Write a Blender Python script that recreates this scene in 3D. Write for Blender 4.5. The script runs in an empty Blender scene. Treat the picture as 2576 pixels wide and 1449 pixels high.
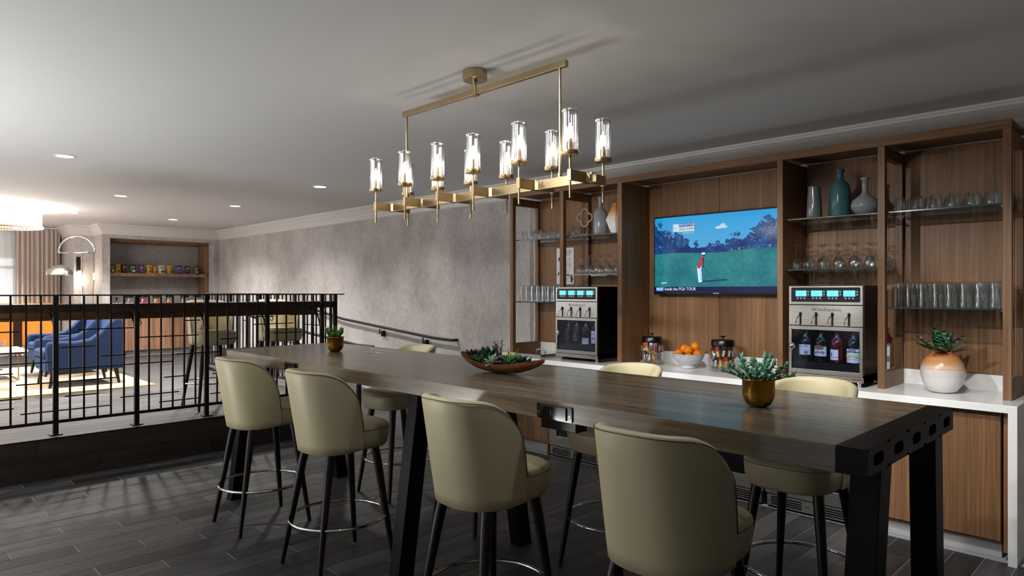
import bpy, bmesh, math, random
import numpy as np
from mathutils import Vector, Matrix, noise
random.seed(7)
C = bpy.context.scene.collection
PI = math.pi
# ---------------------------------------------------------------- camera, world, lights, exposure
F_PX, HOR, ANG, EYE = 1686.9, 732.1, math.radians(44.59), 1.5603
CEIL = 2.777; PLAT = 0.337
cam = bpy.data.objects.new('camera', bpy.data.cameras.new('camera')); C.objects.link(cam)
cam.data.sensor_width = 36; cam.data.lens = F_PX / 2576 * 36
cam.data.shift_y = (HOR - 724.5) / 2576
cam.location = (0, 0, EYE); cam.rotation_euler = (PI/2, 0, PI/2 - ANG)
bpy.context.scene.camera = cam
sc = bpy.context.scene
sc.view_settings.view_transform = 'Standard'; sc.view_settings.look = 'None'
sc.view_settings.gamma = 1; sc.view_settings.use_curve_mapping = False
sc.view_settings.exposure = 0.10
sc.cycles.max_bounces = 8; sc.cycles.transparent_max_bounces = 40; sc.cycles.transmission_bounces = 6
sc.cycles.glossy_bounces = 4; sc.cycles.diffuse_bounces = 4
sc.cycles.sample_clamp_indirect = 4; sc.cycles.use_denoising = True
sc.cycles.caustics_reflective = False; sc.cycles.caustics_refractive = False
w = bpy.data.worlds.new('world'); sc.world = w; w.use_nodes = True
bg = w.node_tree.nodes['Background']; bg.inputs[0].default_value = (0.93, 0.96, 1, 1); bg.inputs[1].default_value = 3.5

def spot(name, loc, power, angle=100, blend=.6, color=(1, .94, .86), r=.05, aim=None):
    l = bpy.data.lights.new(name, 'SPOT'); l.energy = power; l.spot_size = math.radians(angle); l.spot_blend = blend
    l.color = color; l.shadow_soft_size = r
    o = bpy.data.objects.new(name, l); C.objects.link(o); o.location = loc
    if aim: o.rotation_euler = (Vector(aim) - Vector(loc)).to_track_quat('-Z', 'Y').to_euler()
    return o
def area(name, loc, power, sx, sy, color=(1, 1, 1), aim=None):
    l = bpy.data.lights.new(name, 'AREA'); l.energy = power; l.shape = 'RECTANGLE'; l.size = sx; l.size_y = sy; l.color = color
    o = bpy.data.objects.new(name, l); C.objects.link(o); o.location = loc
    if aim: o.rotation_euler = (Vector(aim) - Vector(loc)).to_track_quat('-Z', 'Y').to_euler()
    return o
WARM = (1, .90, .78); COOL = (.86, .93, 1)
SEEN_CANS = [(-7.13, 1.37), (-7.13, 3.89), (-9.59, 2.45), (-9.6, 3.91), (-12.19, 2.46), (-12.16, 3.9)]
HID_CANS = [(-9.59, .4), (-12.19, .4), (-14.5, .9), (-1.2, 2.35), (-2.1, 1.35), (-3.4, .2), (-5.4, -1.2), (-8.4, -1.4)]  # unseen cans added outside the view to light seating, table and curtain
for (x, y), p in zip(SEEN_CANS, (60, 190, 520, 420, 600, 560)):
    spot('downlight', (x, y, CEIL - .02), p, 145, 1, (1, .96, .90), .06)
for (x, y), p, c in zip(HID_CANS, (520, 520, 520, 24, 14, 4, 4, 25), (WARM, WARM, WARM, COOL, COOL, COOL, COOL, COOL)):
    spot('downlight', (x, y, CEIL - .02), p, 130, .8, c, .06)
# unseen spots added, aimed over the stools at the bar, shelving and table top
NEUT = (1, .97, .93)
for (x, y), aim, p, a in (((-2.3, 1.25), (-1.5, 5.0, 1.1), 210, 44), ((-2.6, .95), (-2.9, 5.1, 1.2), 240, 42), ((-3.5, .25), (-4.2, 5.0, 1.4), 300, 36), ((-.85, 2.85), (-.9, 4.95, .6), 120, 62),
                          ((-1.45, 2.25), (-2.4, 4.95, .7), 190, 56), ((-3.3, .35), (-1.7, 2.75, 1.1), 130, 40), ((-3.9, -.1), (-3.8, 2.75, 1.1), 90, 36), ((-.95, 2.75), (-1.4, 3.7, 0), 60, 80)):
    spot('aimed_spot', (x, y, CEIL - .05), p, a, .9, NEUT, .04, aim)
area('front_fill', (-9.6, -3.1, 2.3), 75, 6, .8, (.95, .97, 1), (-8.0, 3, 1.7))  # added soft fill at the front wall; no window there
area('ceiling_fill', (-3.0, -1.9, .8), 6, 4, 1.6, (.88, .94, 1), (-4.0, .8, 3.0))  # unseen upward panels added low down to brighten the ceiling
area('ceiling_fill', (-6.6, -1.4, .05), 330, 3.6, .8, (1, 1, .97), (-6.6, -1.3, 3.0))
area('ceiling_fill', (-12.2, -1.8, .8), 120, 2.2, 1.6, (1, .99, .96), (-12.2, -1.4, 3.0))

# ---------------------------------------------------------------- object helpers
def tag(o, label=None, cat=None, group=None, kind=None):
    if label: o['label'] = label
    if cat: o['category'] = cat
    if group: o['group'] = group
    if kind: o['kind'] = kind
    return o
def thing(name, label, cat, loc=(0, 0, 0), rz=0, group=None, kind=None):
    o = bpy.data.objects.new(name, None); C.objects.link(o); o.location = loc; o.rotation_euler = (0, 0, rz)
    o.empty_display_size = .05
    return tag(o, label, cat, group, kind)
def copy_tree(o, parent=None):
    c = o.copy(); C.objects.link(c)
    if parent is not None: c.parent = parent
    for ch in list(o.children): copy_tree(ch, c)
    return c
def dup(o, loc, rz=None, label=None, group=None):
    c = copy_tree(o); c.location = loc
    if rz is not None: c.rotation_euler = (0, 0, rz)
    if label: c['label'] = label
    if group: c['group'] = group
    return c
class MB:
    def __init__(s): s.v = []; s.f = []; s.m = []
    def add(s, vs, fs, mi=0):
        n = len(s.v); s.v += [tuple(v) for v in vs]; s.f += [tuple(n + i for i in f) for f in fs]; s.m += [mi] * len(fs); return s
    def box(s, x0, x1, y0, y1, z0, z1, mi=0):
        if x0 > x1: x0, x1 = x1, x0
        if y0 > y1: y0, y1 = y1, y0
        if z0 > z1: z0, z1 = z1, z0
        return s.add([(x, y, z) for z in (z0, z1) for x, y in ((x0, y0), (x1, y0), (x1, y1), (x0, y1))],
              [(3, 2, 1, 0), (4, 5, 6, 7), (0, 1, 5, 4), (1, 2, 6, 5), (2, 3, 7, 6), (3, 0, 4, 7)], mi)
    def hexa(s, bot, top, mi=0):   # 4 bottom pts ccw, 4 top pts
        return s.add(list(bot) + list(top), [(3, 2, 1, 0), (4, 5, 6, 7), (0, 1, 5, 4), (1, 2, 6, 5), (2, 3, 7, 6), (3, 0, 4, 7)], mi)
    def lathe(s, prof, n=20, c=(0, 0, 0), mi=0, wob=None, sx=1, sy=1):   # prof [(r,z)], caps where r==0
        vs = []; rings = []
        for r, z in prof:
            if r < 1e-6: rings.append([len(vs)]); vs.append((c[0], c[1], c[2] + z))
            else:
                k = len(vs); rings.append(list(range(k, k + n)))
                for i in range(n):
                    a = 2 * PI * i / n; rr = r * (wob(a) if wob else 1)
                    vs.append((c[0] + rr * math.cos(a) * sx, c[1] + rr * math.sin(a) * sy, c[2] + z))
        fs = []
        for a, b in zip(rings, rings[1:]):
            for i in range(n):
                j = (i + 1) % n
                if len(a) == 1 and len(b) == 1: continue
                if len(a) == 1: fs.append((a[0], b[j], b[i]))
                elif len(b) == 1: fs.append((a[i], a[j], b[0]))
                else: fs.append((a[i], a[j], b[j], b[i]))
        return s.add(vs, fs, mi)
    def tube(s, pts, r, n=8, closed=False, mi=0, caps=True):
        P = [Vector(p) for p in pts]; m = len(P); vs = []; up = None
        rs = r if isinstance(r, (list, tuple)) else [r] * m
        for i, p in enumerate(P):
            if closed: t = P[(i + 1) % m] - P[i - 1]
            else: t = P[min(i + 1, m - 1)] - P[max(i - 1, 0)]
            t.normalize()
            if up is None:
                up = Vector((0, 0, 1)) if abs(t.z) < .9 else Vector((1, 0, 0))
            sd = t.cross(up).normalized(); up = sd.cross(t).normalized()
            for k in range(n):
                a = 2 * PI * k / n + PI / n; vs.append(p + (sd * math.cos(a) + up * math.sin(a)) * rs[i])
        fs = []
        for i in range(m if closed else m - 1):
            for k in range(n):
                a = i * n + k; b = i * n + (k + 1) % n; c2 = ((i + 1) % m) * n
                fs.append((a, b, c2 + (k + 1) % n, c2 + k))
        if not closed and caps: fs += [tuple(range(n)), tuple(range((m - 1) * n, m * n))[::-1]]
        return s.add(vs, fs, mi)
    def loft(s, rings, mi=0, cap=True, closed=True):
        n = len(rings[0]); vs = [p for r in rings for p in r]; fs = []
        for i in range(len(rings) - 1):
            for k in range(n if closed else n - 1):
                j = (k + 1) % n; fs.append((i * n + k, i * n + j, (i + 1) * n + j, (i + 1) * n + k))
        if cap: fs += [tuple(range(n))[::-1], tuple(range((len(rings) - 1) * n, len(rings) * n))]
        return s.add(vs, fs, mi)
    def prism(s, poly, axis, a, b, mi=0):   # poly of 2D pts extruded along axis
        def P(u, v, t): return {'x': (t, u, v), 'y': (u, t, v), 'z': (u, v, t)}[axis]
        n = len(poly)
        return s.add([P(u, v, a) for u, v in poly] + [P(u, v, b) for u, v in poly],
            [tuple(range(n)), tuple(range(n, 2 * n))[::-1]] + [(i, (i + 1) % n, n + (i + 1) % n, n + i) for i in range(n)], mi)
    def xf(s, M, frm=0):
        for i in range(frm, len(s.v)): s.v[i] = tuple(M @ Vector(s.v[i]))
        return s
    def mesh(s, name, mats, smooth=False):
        me = bpy.data.meshes.new(name); me.from_pydata(s.v, [], s.f)
        for m in (mats if isinstance(mats, (list, tuple)) else [mats]): me.materials.append(m)
        if any(s.m): me.polygons.foreach_set('material_index', s.m)
        bm = bmesh.new(); bm.from_mesh(me); bmesh.ops.recalc_face_normals(bm, faces=bm.faces); bm.to_mesh(me); bm.free()
        if smooth:
            me.polygons.foreach_set('use_smooth', [True] * len(me.polygons))
            if smooth != True: me.set_sharp_from_angle(angle=math.radians(smooth))
        me.update(); return me
    def build(s, name, mats, parent=None, smooth=False, bevel=0, label=None, seg=2):
        return inst(name, s.mesh(name, mats, smooth), parent, bevel=bevel, label=label, seg=seg)
def inst(name, me, parent=None, loc=None, rot=None, scale=None, bevel=0, label=None, seg=2):
    o = bpy.data.objects.new(name, me); C.objects.link(o)
    if parent is not None: o.parent = parent
    if loc is not None: o.location = loc
    if rot is not None: o.rotation_euler = rot
    if scale is not None: o.scale = scale if hasattr(scale, '__len__') else (scale,) * 3
    if bevel:
        b = o.modifiers.new('bevel', 'BEVEL'); b.width = bevel; b.segments = seg; b.limit_method = 'ANGLE'
    if label: o['label'] = label
    return o
def struct(name, mb, m, parent=None, **k):
    o = mb.build(name, m, parent, **k)
    if parent is None: o['kind'] = 'structure'
    return o
def text(name, s, size, mat, parent, loc, rot, depth=.0006, align='CENTER', sx=1.0, space=1.0):
    cu = bpy.data.curves.new(name, 'FONT'); cu.body = s; cu.size = size; cu.extrude = depth / 2
    cu.align_x = align; cu.align_y = 'CENTER'; cu.resolution_u = 2; cu.space_character = space
    t = bpy.data.objects.new(name, cu); C.objects.link(t)
    dg = bpy.context.evaluated_depsgraph_get(); me = bpy.data.meshes.new_from_object(t.evaluated_get(dg))
    bpy.data.objects.remove(t); me.materials.clear(); me.materials.append(mat)
    return inst(name, me, parent, loc, rot, (sx, 1, 1))

# ---------------------------------------------------------------- materials
def lin(c):
    if isinstance(c, str):
        c = [int(c[i:i + 2], 16) / 255 for i in (0, 2, 4)]
    return tuple(x / 12.92 if x <= .04045 else ((x + .055) / 1.055) ** 2.4 for x in c) + (1,)
def mat(name, col, rough=.5, metal=0, spec=.5, emit=None, es=0, coat=0, sheen=0, bump=None, trans=0, ior=1.45):
    m = bpy.data.materials.new(name); m.use_nodes = True; nt = m.node_tree; b = nt.nodes['Principled BSDF']
    b.inputs['Base Color'].default_value = lin(col); b.inputs['Roughness'].default_value = rough
    b.inputs['Metallic'].default_value = metal; b.inputs['Specular IOR Level'].default_value = spec
    b.inputs['Coat Weight'].default_value = coat; b.inputs['Coat Roughness'].default_value = .15
    b.inputs['Sheen Weight'].default_value = sheen; b.inputs['Sheen Roughness'].default_value = .4
    b.inputs['Transmission Weight'].default_value = trans; b.inputs['IOR'].default_value = ior
    if emit: b.inputs['Emission Color'].default_value = lin(emit); b.inputs['Emission Strength'].default_value = es
    if bump:
        n = noise_n(nt, bump[0], 4); bump_n(nt, b, n.outputs[0], bump[1])
    return m
def coords(nt, scale=(1, 1, 1), kind='Object', rnd=False):
    tc = nt.nodes.new('ShaderNodeTexCoord'); mp = nt.nodes.new('ShaderNodeMapping'); mp.inputs['Scale'].default_value = scale
    nt.links.new(tc.outputs[kind], mp.inputs['Vector'])
    if rnd:
        oi = nt.nodes.new('ShaderNodeObjectInfo'); mu = nt.nodes.new('ShaderNodeMath'); mu.operation = 'MULTIPLY'; mu.inputs[1].default_value = 37
        nt.links.new(oi.outputs['Random'], mu.inputs[0]); cb = nt.nodes.new('ShaderNodeCombineXYZ')
        for i in range(3): nt.links.new(mu.outputs[0], cb.inputs[i])
        nt.links.new(cb.outputs[0], mp.inputs['Location'])
    return mp
def noise_n(nt, scale, detail=4, vec=None, rough=.6, dist=0):
    n = nt.nodes.new('ShaderNodeTexNoise'); n.inputs['Scale'].default_value = scale; n.inputs['Detail'].default_value = detail
    n.inputs['Roughness'].default_value = rough; n.inputs['Distortion'].default_value = dist
    if vec is None: vec = coords(nt)
    nt.links.new(vec.outputs[0], n.inputs['Vector']); return n
def ramp(nt, src, stops):
    r = nt.nodes.new('ShaderNodeValToRGB'); nt.links.new(src, r.inputs[0]); e = r.color_ramp.elements
    while len(e) < len(stops): e.new(.5)
    for k, (p, c) in zip(e, stops): k.position = p; k.color = lin(c)
    return r
def bump_n(nt, b, src, strength, dist=.002):
    bp = nt.nodes.new('ShaderNodeBump'); bp.inputs['Strength'].default_value = strength; bp.inputs['Distance'].default_value = dist
    nt.links.new(src, bp.inputs['Height']); nt.links.new(bp.outputs[0], b.inputs['Normal'])
def mixc(nt, fac, a, b, mode='MIX'):
    m = nt.nodes.new('ShaderNodeMix'); m.data_type = 'RGBA'; m.blend_type = mode
    if isinstance(fac, float): m.inputs[0].default_value = fac
    else: nt.links.new(fac, m.inputs[0])
    for i, x in ((6, a), (7, b)):
        if isinstance(x, (str, tuple)): m.inputs[i].default_value = lin(x)
        else: nt.links.new(x, m.inputs[i])
    return m.outputs[2]
def wood(name, c0, c1, c2, grain=(45, 45, 2.2), rough=.5, rnd=True, coat=0, bump=.25, vary=0, spec=.5, streak=.72):
    m = mat(name, c1, rough, coat=coat, spec=spec); nt = m.node_tree; b = nt.nodes['Principled BSDF']
    mp = coords(nt, grain, rnd=rnd); n = noise_n(nt, 1, 6, mp, .62, .4); n2 = noise_n(nt, .14, 3, mp, .5, .8)
    r = ramp(nt, n.outputs[0], [(.3, c0), (.52, c1), (.72, c2)])
    r2 = ramp(nt, n2.outputs[0], [(.35, (streak,) * 3), (.7, (1, 1, 1))])
    col = mixc(nt, .8, r.outputs[0], r2.outputs[0], 'MULTIPLY')
    if vary:
        oi = nt.nodes.new('ShaderNodeObjectInfo'); r3 = ramp(nt, oi.outputs['Random'], [(0, (1 - vary,) * 3), (1, (1, 1, 1))])
        col = mixc(nt, 1.0, col, r3.outputs[0], 'MULTIPLY')
    nt.links.new(col, b.inputs['Base Color']); bump_n(nt, b, n.outputs[0], bump, .001)
    return m
def thin_glass(name, tint=(1, 1, 1), base=.06, edge=.75, rough=.02, frost=0, blend=.35):
    m = bpy.data.materials.new(name); m.use_nodes = True; nt = m.node_tree; nt.nodes.remove(nt.nodes['Principled BSDF'])
    out = nt.nodes['Material Output']; t = nt.nodes.new('ShaderNodeBsdfTransparent'); t.inputs[0].default_value = tint + (1,)
    g = nt.nodes.new('ShaderNodeBsdfGlossy'); g.inputs['Roughness'].default_value = rough; g.inputs[0].default_value = (.95, .97, 1, 1)
    lw = nt.nodes.new('ShaderNodeLayerWeight'); lw.inputs[0].default_value = blend
    mr = nt.nodes.new('ShaderNodeMapRange'); mr.inputs[3].default_value = base; mr.inputs[4].default_value = edge
    nt.links.new(lw.outputs['Facing'], mr.inputs[0]); mx = nt.nodes.new('ShaderNodeMixShader')
    nt.links.new(mr.outputs[0], mx.inputs[0]); nt.links.new(t.outputs[0], mx.inputs[1]); nt.links.new(g.outputs[0], mx.inputs[2])
    last = mx
    if frost:
        d = nt.nodes.new('ShaderNodeBsdfDiffuse'); d.inputs[0].default_value = tint + (1,); m2 = nt.nodes.new('ShaderNodeMixShader')
        m2.inputs[0].default_value = frost; nt.links.new(mx.outputs[0], m2.inputs[1]); nt.links.new(d.outputs[0], m2.inputs[2]); last = m2
    nt.links.new(last.outputs[0], out.inputs[0]); return m
def emis(name, col, s):
    m = mat(name, (0, 0, 0), .6); b = m.node_tree.nodes['Principled BSDF']
    b.inputs['Emission Color'].default_value = lin(col); b.inputs['Emission Strength'].default_value = s; return m

CABW = wood('cabinet_veneer', '6b4930', '84603f', '9c7550', (95, 95, 1.6), .5, vary=.10, streak=.9)
CABH = wood('cabinet_veneer_level', '6b4930', '84603f', '9c7550', (1.6, 95, 95), .5, vary=.08, streak=.9)
CABL = wood('light_veneer', '7a5740', '9c7459', 'ab8467', (60, 60, 1.6), .5, vary=.06)
TABW = wood('table_oak', '52473a', '766854', '908270', (1.6, 34, 34), .27, coat=.35, bump=.3)
BLKW = mat('black_stained_wood', '040405', .45, spec=.22, bump=(60, .05))
LEGW = wood('stool_leg_wood', '0e0706', '1a0c09', '28130e', (50, 50, 4), .38)
LEDB = wood('ledge_apron_wood', '5a3820', '7d5232', '94653f', (40, 1.5, 40), .5)
LEDG = wood('ledge_wood', '231812', '3d2a1f', '4a3326', (40, 1.5, 40), .45)
PLNK = wood('plank_tile', '3c3a3c', '545254', '6a686a', (26, 1.7, 26), .52, vary=.45, bump=.35)
PLNR = wood('riser_tile', '241d19', '39302a', '463b34', (26, 1.7, 26), .5, vary=.2, bump=.35)
GROUT = mat('grout', '9a9ba0', .8)
BLK = mat('black_iron', '0d0d0f', .42, .3)
BLKP = mat('black_plastic', '060607', .28)
BLKG = mat('black_gloss_panel', '04050a', .08, coat=.4)
CHROME = mat('chrome', 'd9dbde', .08, 1)
STEEL = mat('brushed_steel', 'b5b3ae', .28, 1)
def _steel():
    nt = STEEL.node_tree; b = nt.nodes['Principled BSDF']; n = noise_n(nt, 1, 3, coords(nt, (2, 2, 220)), .6)
    r = ramp(nt, n.outputs[0], [(.3, (.42,) * 3), (.7, (.62,) * 3)])
    rr = nt.nodes.new('ShaderNodeMapRange'); rr.inputs[3].default_value = .2; rr.inputs[4].default_value = .38
    nt.links.new(n.outputs[0], rr.inputs[0]); nt.links.new(rr.outputs[0], b.inputs['Roughness'])
_steel()
BRASS = mat('aged_brass', 'b9a47e', .3, 1, bump=(80, .03))
BRASSP = mat('hammered_brass', 'a4792e', .26, 1, bump=(30, .18))
def _pot():
    nt = BRASSP.node_tree; b = nt.nodes['Principled BSDF']; n = noise_n(nt, 9, 4)
    nt.links.new(ramp(nt, n.outputs[0], [(.3, '7c5a1e'), (.7, 'b88c3e')]).outputs[0], b.inputs['Base Color'])
_pot()
CREAM = mat('cream_leather', 'c3b996', .42, bump=(420, .12))
CREAMI = mat('cream_leather_inside', 'ddd5b4', .45, bump=(420, .1))
PIPE = mat('dark_piping', '4a4234', .5)
QUARTZ = mat('white_quartz', 'dfe0e0', .14)
def _q():
    nt = QUARTZ.node_tree; b = nt.nodes['Principled BSDF']; n = noise_n(nt, 260, 2)
    nt.links.new(ramp(nt, n.outputs[0], [(.3, 'dcdede'), (.42, 'eff0f0')]).outputs[0], b.inputs['Base Color'])
_q()
def wallpaper():
    m = mat('wallcovering', 'a8a09a', .75); nt = m.node_tree; b = nt.nodes['Principled BSDF']
    n1 = noise_n(nt, 2.2, 7, coords(nt, (1, 1, .8)), .65); n2 = noise_n(nt, 1, 5, coords(nt, (60, 60, 14)), .6)
    a = ramp(nt, n1.outputs[0], [(.32, 'a6a09d'), (.5, 'bbb6b4'), (.68, 'c8c4c2')])
    c = ramp(nt, n2.outputs[0], [(.3, (.86,) * 3), (.65, (1, 1, 1))])
    nt.links.new(mixc(nt, 1.0, a.outputs[0], c.outputs[0], 'MULTIPLY'), b.inputs['Base Color']); bump_n(nt, b, n2.outputs[0], .2, .001)
    return m
WALLP = wallpaper()
CEILM = mat('ceiling_paint', 'd6d7d8', .9)
CROWN = mat('trim_paint', 'd6d4d0', .5)
GLASS = thin_glass('clear_glass', (.95, .96, .96), .05, .75, blend=.25)
SHELFG = thin_glass('shelf_glass', (.90, .95, .93), .10, .6)
EDGEG = mat('shelf_glass_edge', '0d2f2c', .12, spec=.8)
SHADEG = thin_glass('shade_glass', (.99, .98, .97), .20, .9, .16)
DOORG = thin_glass('dark_door_glass', (.80, .84, .95), .015, .2, .1)
FROST = thin_glass('frosted_glass', (.42, .46, .48), .05, .4, .2, .5)
TEALG = thin_glass('teal_glass', (.06, .17, .19), .05, .35, .2, .7)
SMOKG = thin_glass('grey_glass', (.26, .28, .30), .08, .5, .12, .45)
BLUEV = mat('blue_velvet', '0a2347', .85, sheen=.25)
BLUEV.node_tree.nodes['Principled BSDF'].inputs['Sheen Tint'].default_value = lin('3f7fc8')
ORNG = mat('orange_leather', 'bf6a1c', .5, bump=(40, .1))
CURT = mat('curtain_cloth', 'e6dcd4', .9, bump=(160, .3))
WHITE = mat('white_paint', 'e8e8e6', .5)
LIGHTK = mat('pale_grey_laminate', 'a9a9a8', .5)
def cloth(name, col, tl, tr):
    m = mat(name, col, .9, bump=(160, .3)); nt = m.node_tree; b = nt.nodes['Principled BSDF']; out = nt.nodes['Material Output']
    t = nt.nodes.new('ShaderNodeBsdfTranslucent'); t.inputs[0].default_value = lin(col); x = nt.nodes.new('ShaderNodeMixShader'); x.inputs[0].default_value = tl
    nt.links.new(b.outputs[0], x.inputs[1]); nt.links.new(t.outputs[0], x.inputs[2]); k = nt.nodes.new('ShaderNodeBsdfTransparent'); y = nt.nodes.new('ShaderNodeMixShader'); y.inputs[0].default_value = tr
    nt.links.new(x.outputs[0], y.inputs[1]); nt.links.new(k.outputs[0], y.inputs[2]); nt.links.new(y.outputs[0], out.inputs[0]); return m
CURT = cloth('curtain_linen', 'e8ded6', .4, 0)
SKIN_OR = mat('orange_peel', 'ef8a12', .42, bump=(220, .25))
CERAM = mat('white_ceramic', 'd8d9dc', .25)
SOIL = mat('soil', '241a12', .9, bump=(60, .6))
BULB = emis('lamp_filament', (1, .94, .87), 100)
CAN = emis('recessed_lens', (1, .97, .92), 12)
LED = emis('lcd_cyan', (.45, .88, .95), 1.15)
LEDW = emis('led_white', (.85, .95, 1), .8)
INK = mat('black_ink', '101010', .6)
# ================================================================ SETTING
WY = 5.33        # long back wall
NX = -6.645      # platform nosing
CX0, CX1 = -5.05, -.6894
# floor
fl = MB().box(-16.2, 2.6, -3.2, WY + .05, -.12, -.0018); floor = struct('floor', fl, GROUT)
PW, PL = .1525, .93
pmesh = {}
def plank_mesh(x0, x1, y0, y1, m, th=.008, orient='z'):
    k = (round(x1 - x0, 3), round(y1 - y0, 3), m.name)
    if k not in pmesh:
        a, b = (x1 - x0) / 2 - .0016, (y1 - y0) / 2 - .0024; e = .0008
        s = MB(); s.hexa([(-a, -b, -th), (a, -b, -th), (a, b, -th), (-a, b, -th)], [(-a, -b, -e), (a, -b, -e), (a, b, -e), (-a, b, -e)])
        s.f.remove((4, 5, 6, 7)); s.m.pop()
        s.add([(-a, -b, -e), (a, -b, -e), (a, b, -e), (-a, b, -e), (-a + e, -b + e, 0), (a - e, -b + e, 0), (a - e, b - e, 0), (-a + e, b - e, 0)],
              [(4, 5, 6, 7), (0, 1, 5, 4), (1, 2, 6, 5), (2, 3, 7, 6), (3, 0, 4, 7)])
        pmesh[k] = s.mesh('plank', m)
    return pmesh[k]
def planks(parent, xa, xb, ya, yb, z, m, phase=0., test=None, x_start=None, rest=None):
    k = 0; x = xa; n = 0
    while x < xb - .005:
        x1 = min(x + PW, xb); xc = x + PW / 2
        j0 = (1.285 + .31 * (round((xc + 6.446) / PW))) % PL
        y = ya + ((j0 - ya) % PL) - PL
        while y < yb:
            y0, y1 = max(y, ya), min(y + PL, yb)
            if y1 - y0 > .02:
                if test is None or test((x + x1) / 2, (y0 + y1) / 2):
                    inst('plank', plank_mesh(x, x1, y0, y1, m), parent, ((x + x1) / 2, (y0 + y1) / 2, z)); n += 1
                elif rest is not None:
                    rest.hexa([(x + .002, y0 + .002, z - .008), (x1 - .002, y0 + .002, z - .008), (x1 - .002, y1 - .002, z - .008), (x + .002, y1 - .002, z - .008)],
                              [(x + .002, y0 + .002, z), (x1 - .002, y0 + .002, z), (x1 - .002, y1 - .002, z), (x + .002, y1 - .002, z)])
            y += PL
        x = x1
    return n
def view(x, y):   # depth along the lens axis and sideways ratio: only used to choose which planks get objects of their own
    d = -x * math.cos(ANG) + y * math.sin(ANG); r = x * math.sin(ANG) + y * math.cos(ANG); return d, (r / d if d > .1 else 9)
rest = MB()
n1 = planks(floor, NX, 1.6, -1.4, 4.72, 0, PLNK, test=lambda x, y: (lambda d, t: 3.2 < d < 6.6 and -.86 < t < .86)(*view(x, y)), rest=rest)
o = rest.build('plank_field', PLNK, floor); o['kind'] = 'stuff'
# raised platform
platf = struct('floor', MB().box(-16.2, NX - .012, -3.2, 3.97, -.001, PLAT - .0018).box(-16.2, -10.9, 3.97, WY, -.001, PLAT - .0018), GROUT)
rest2 = MB()
n2 = planks(platf, -16.2 + (NX - .012 + 16.2) % PW, NX - .02, -1.5, 3.97, PLAT, PLNK, test=lambda x, y: (lambda d, t: x > -9.4 and d < 9.5 and -.86 < t)(*view(x, y)), rest=rest2)
planks(platf, -16.2 + (NX - .012 + 16.2) % PW, -10.9, 3.97, WY, PLAT, PLNK, test=lambda x, y: False, rest=rest2)
o = rest2.build('plank_field', PLNK, platf); o['kind'] = 'stuff'
# riser face: two courses of tile, black nosing strip
rw = (PLAT - .006) / 2
for row in range(2):
    y = -3.1 + row * .47
    while y < 3.97:
        y0, y1 = max(y, -3.1), min(y + PL, 3.97)
        MBt = MB().box(NX - .012, NX, y0 + .0015, y1 - .0015, row * rw + .0015, (row + 1) * rw - .0015)
        inst('plank', MBt.mesh('plank', PLNR), platf); y += PL
struct('trim_1', MB().box(NX - .02, NX + .004, -3.1, 3.97, PLAT - .004, PLAT + .003), BLK)
# ramp beside the wall with a low kerb
rp = MB().prism([(-10.9, PLAT), (-6.42, .002), (-6.42, -.006), (-10.9, -.006)], 'y', 4.0, WY); struct('floor', rp, PLNK)
struct('trim_2', MB().prism([(-10.9, PLAT + .05), (-6.6, .06), (-6.6, -.006), (-10.9, -.006)], 'y', 3.972, 3.999), BLK)
# walls
FX = -13.86
struct('wall_back', MB().box(-16.2, 2.6, WY, WY + .12, -.1, CEIL + .05), WALLP)
fw = MB()
fw.box(FX - .9, FX, 5.222, WY, 0, CEIL + .02)            # right pier
fw.box(FX - .9, FX, 3.24, 3.367, 0, CEIL + .02)          # left pier
fw.box(FX - .9, FX, 3.367, 5.222, 2.532, CEIL + .02)     # header
fw.box(FX - .9, FX - .78, 3.367, 5.222, 0, 2.532)        # alcove back
fw.box(-16.2, -14.45, 2.92, 3.24, 0, CEIL + .02)         # stepped back pier
struct('wall_far', fw, WALLP)
ww = MB(); WX = -15.55
ww.box(WX - .12, WX, -3.2, .35, 0, CEIL).box(WX - .12, WX, 2.25, 2.95, 0, CEIL).box(WX - .12, WX, .35, 2.25, 0, PLAT + .55).box(WX - .12, WX, .35, 2.25, 2.74, CEIL)
struct('wall_window', ww, WALLP)
struct('wall_front', MB().box(-16.2, 2.6, -3.32, -3.2, -.1, CEIL), WALLP)
struct('wall_right', MB().box(2.6, 2.72, -3.2, WY, -.1, CEIL), WALLP)
struct('ceiling', MB().box(-16.2, 2.72, -3.32, WY + .1, CEIL, CEIL + .1), CEILM)
# crown moulding: profile (out from wall, down from ceiling)
PR = [(0, 0), (.106, 0), (.106, .016), (.098, .019), (.098, .036), (.086, .042), (.078, .047), (.070, .066), (.052, .092), (.034, .112), (.026, .128), (.026, .137), (.018, .142), (.014, .150), (.014, .168), (0, .184)]
def crown(name, pts):
    mb = MB(); rings = []
    P = [Vector(p) for p in pts]
    for i, p in enumerate(P):
        d0 = (P[i] - P[i - 1]).normalized() if i else None; d1 = (P[i + 1] - P[i]).normalized() if i < len(P) - 1 else None
        if d0 is None: d0 = d1
        if d1 is None: d1 = d0
        n0 = Vector((d0.y, -d0.x)); n1 = Vector((d1.y, -d1.x)); m = (n0 + n1); m = m / (1 + n0.dot(n1)) if n0.dot(n1) > -.99 else n0
        rings.append([(p.x + m.x * u, p.y + m.y * u, CEIL - v) for u, v in PR])
    mb.loft(rings); return struct(name, mb, CROWN, smooth=35)
crown('trim_3', [(-14.45, 2.3), (-14.45, 3.24), (FX, 3.24), (FX, WY), (2.6, WY)][1:])
crown('trim_4', [(WX, 2.92), (-14.45, 2.92), (-14.45, 3.24)])
bb = MB().box(-6.4, -5.06, WY - .018, WY, 0, .12); struct('baseboard_back', bb, CROWN)
struct('baseboard_right', MB().box(2.58, 2.6, -3.2, WY, 0, .12), CROWN)
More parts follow.
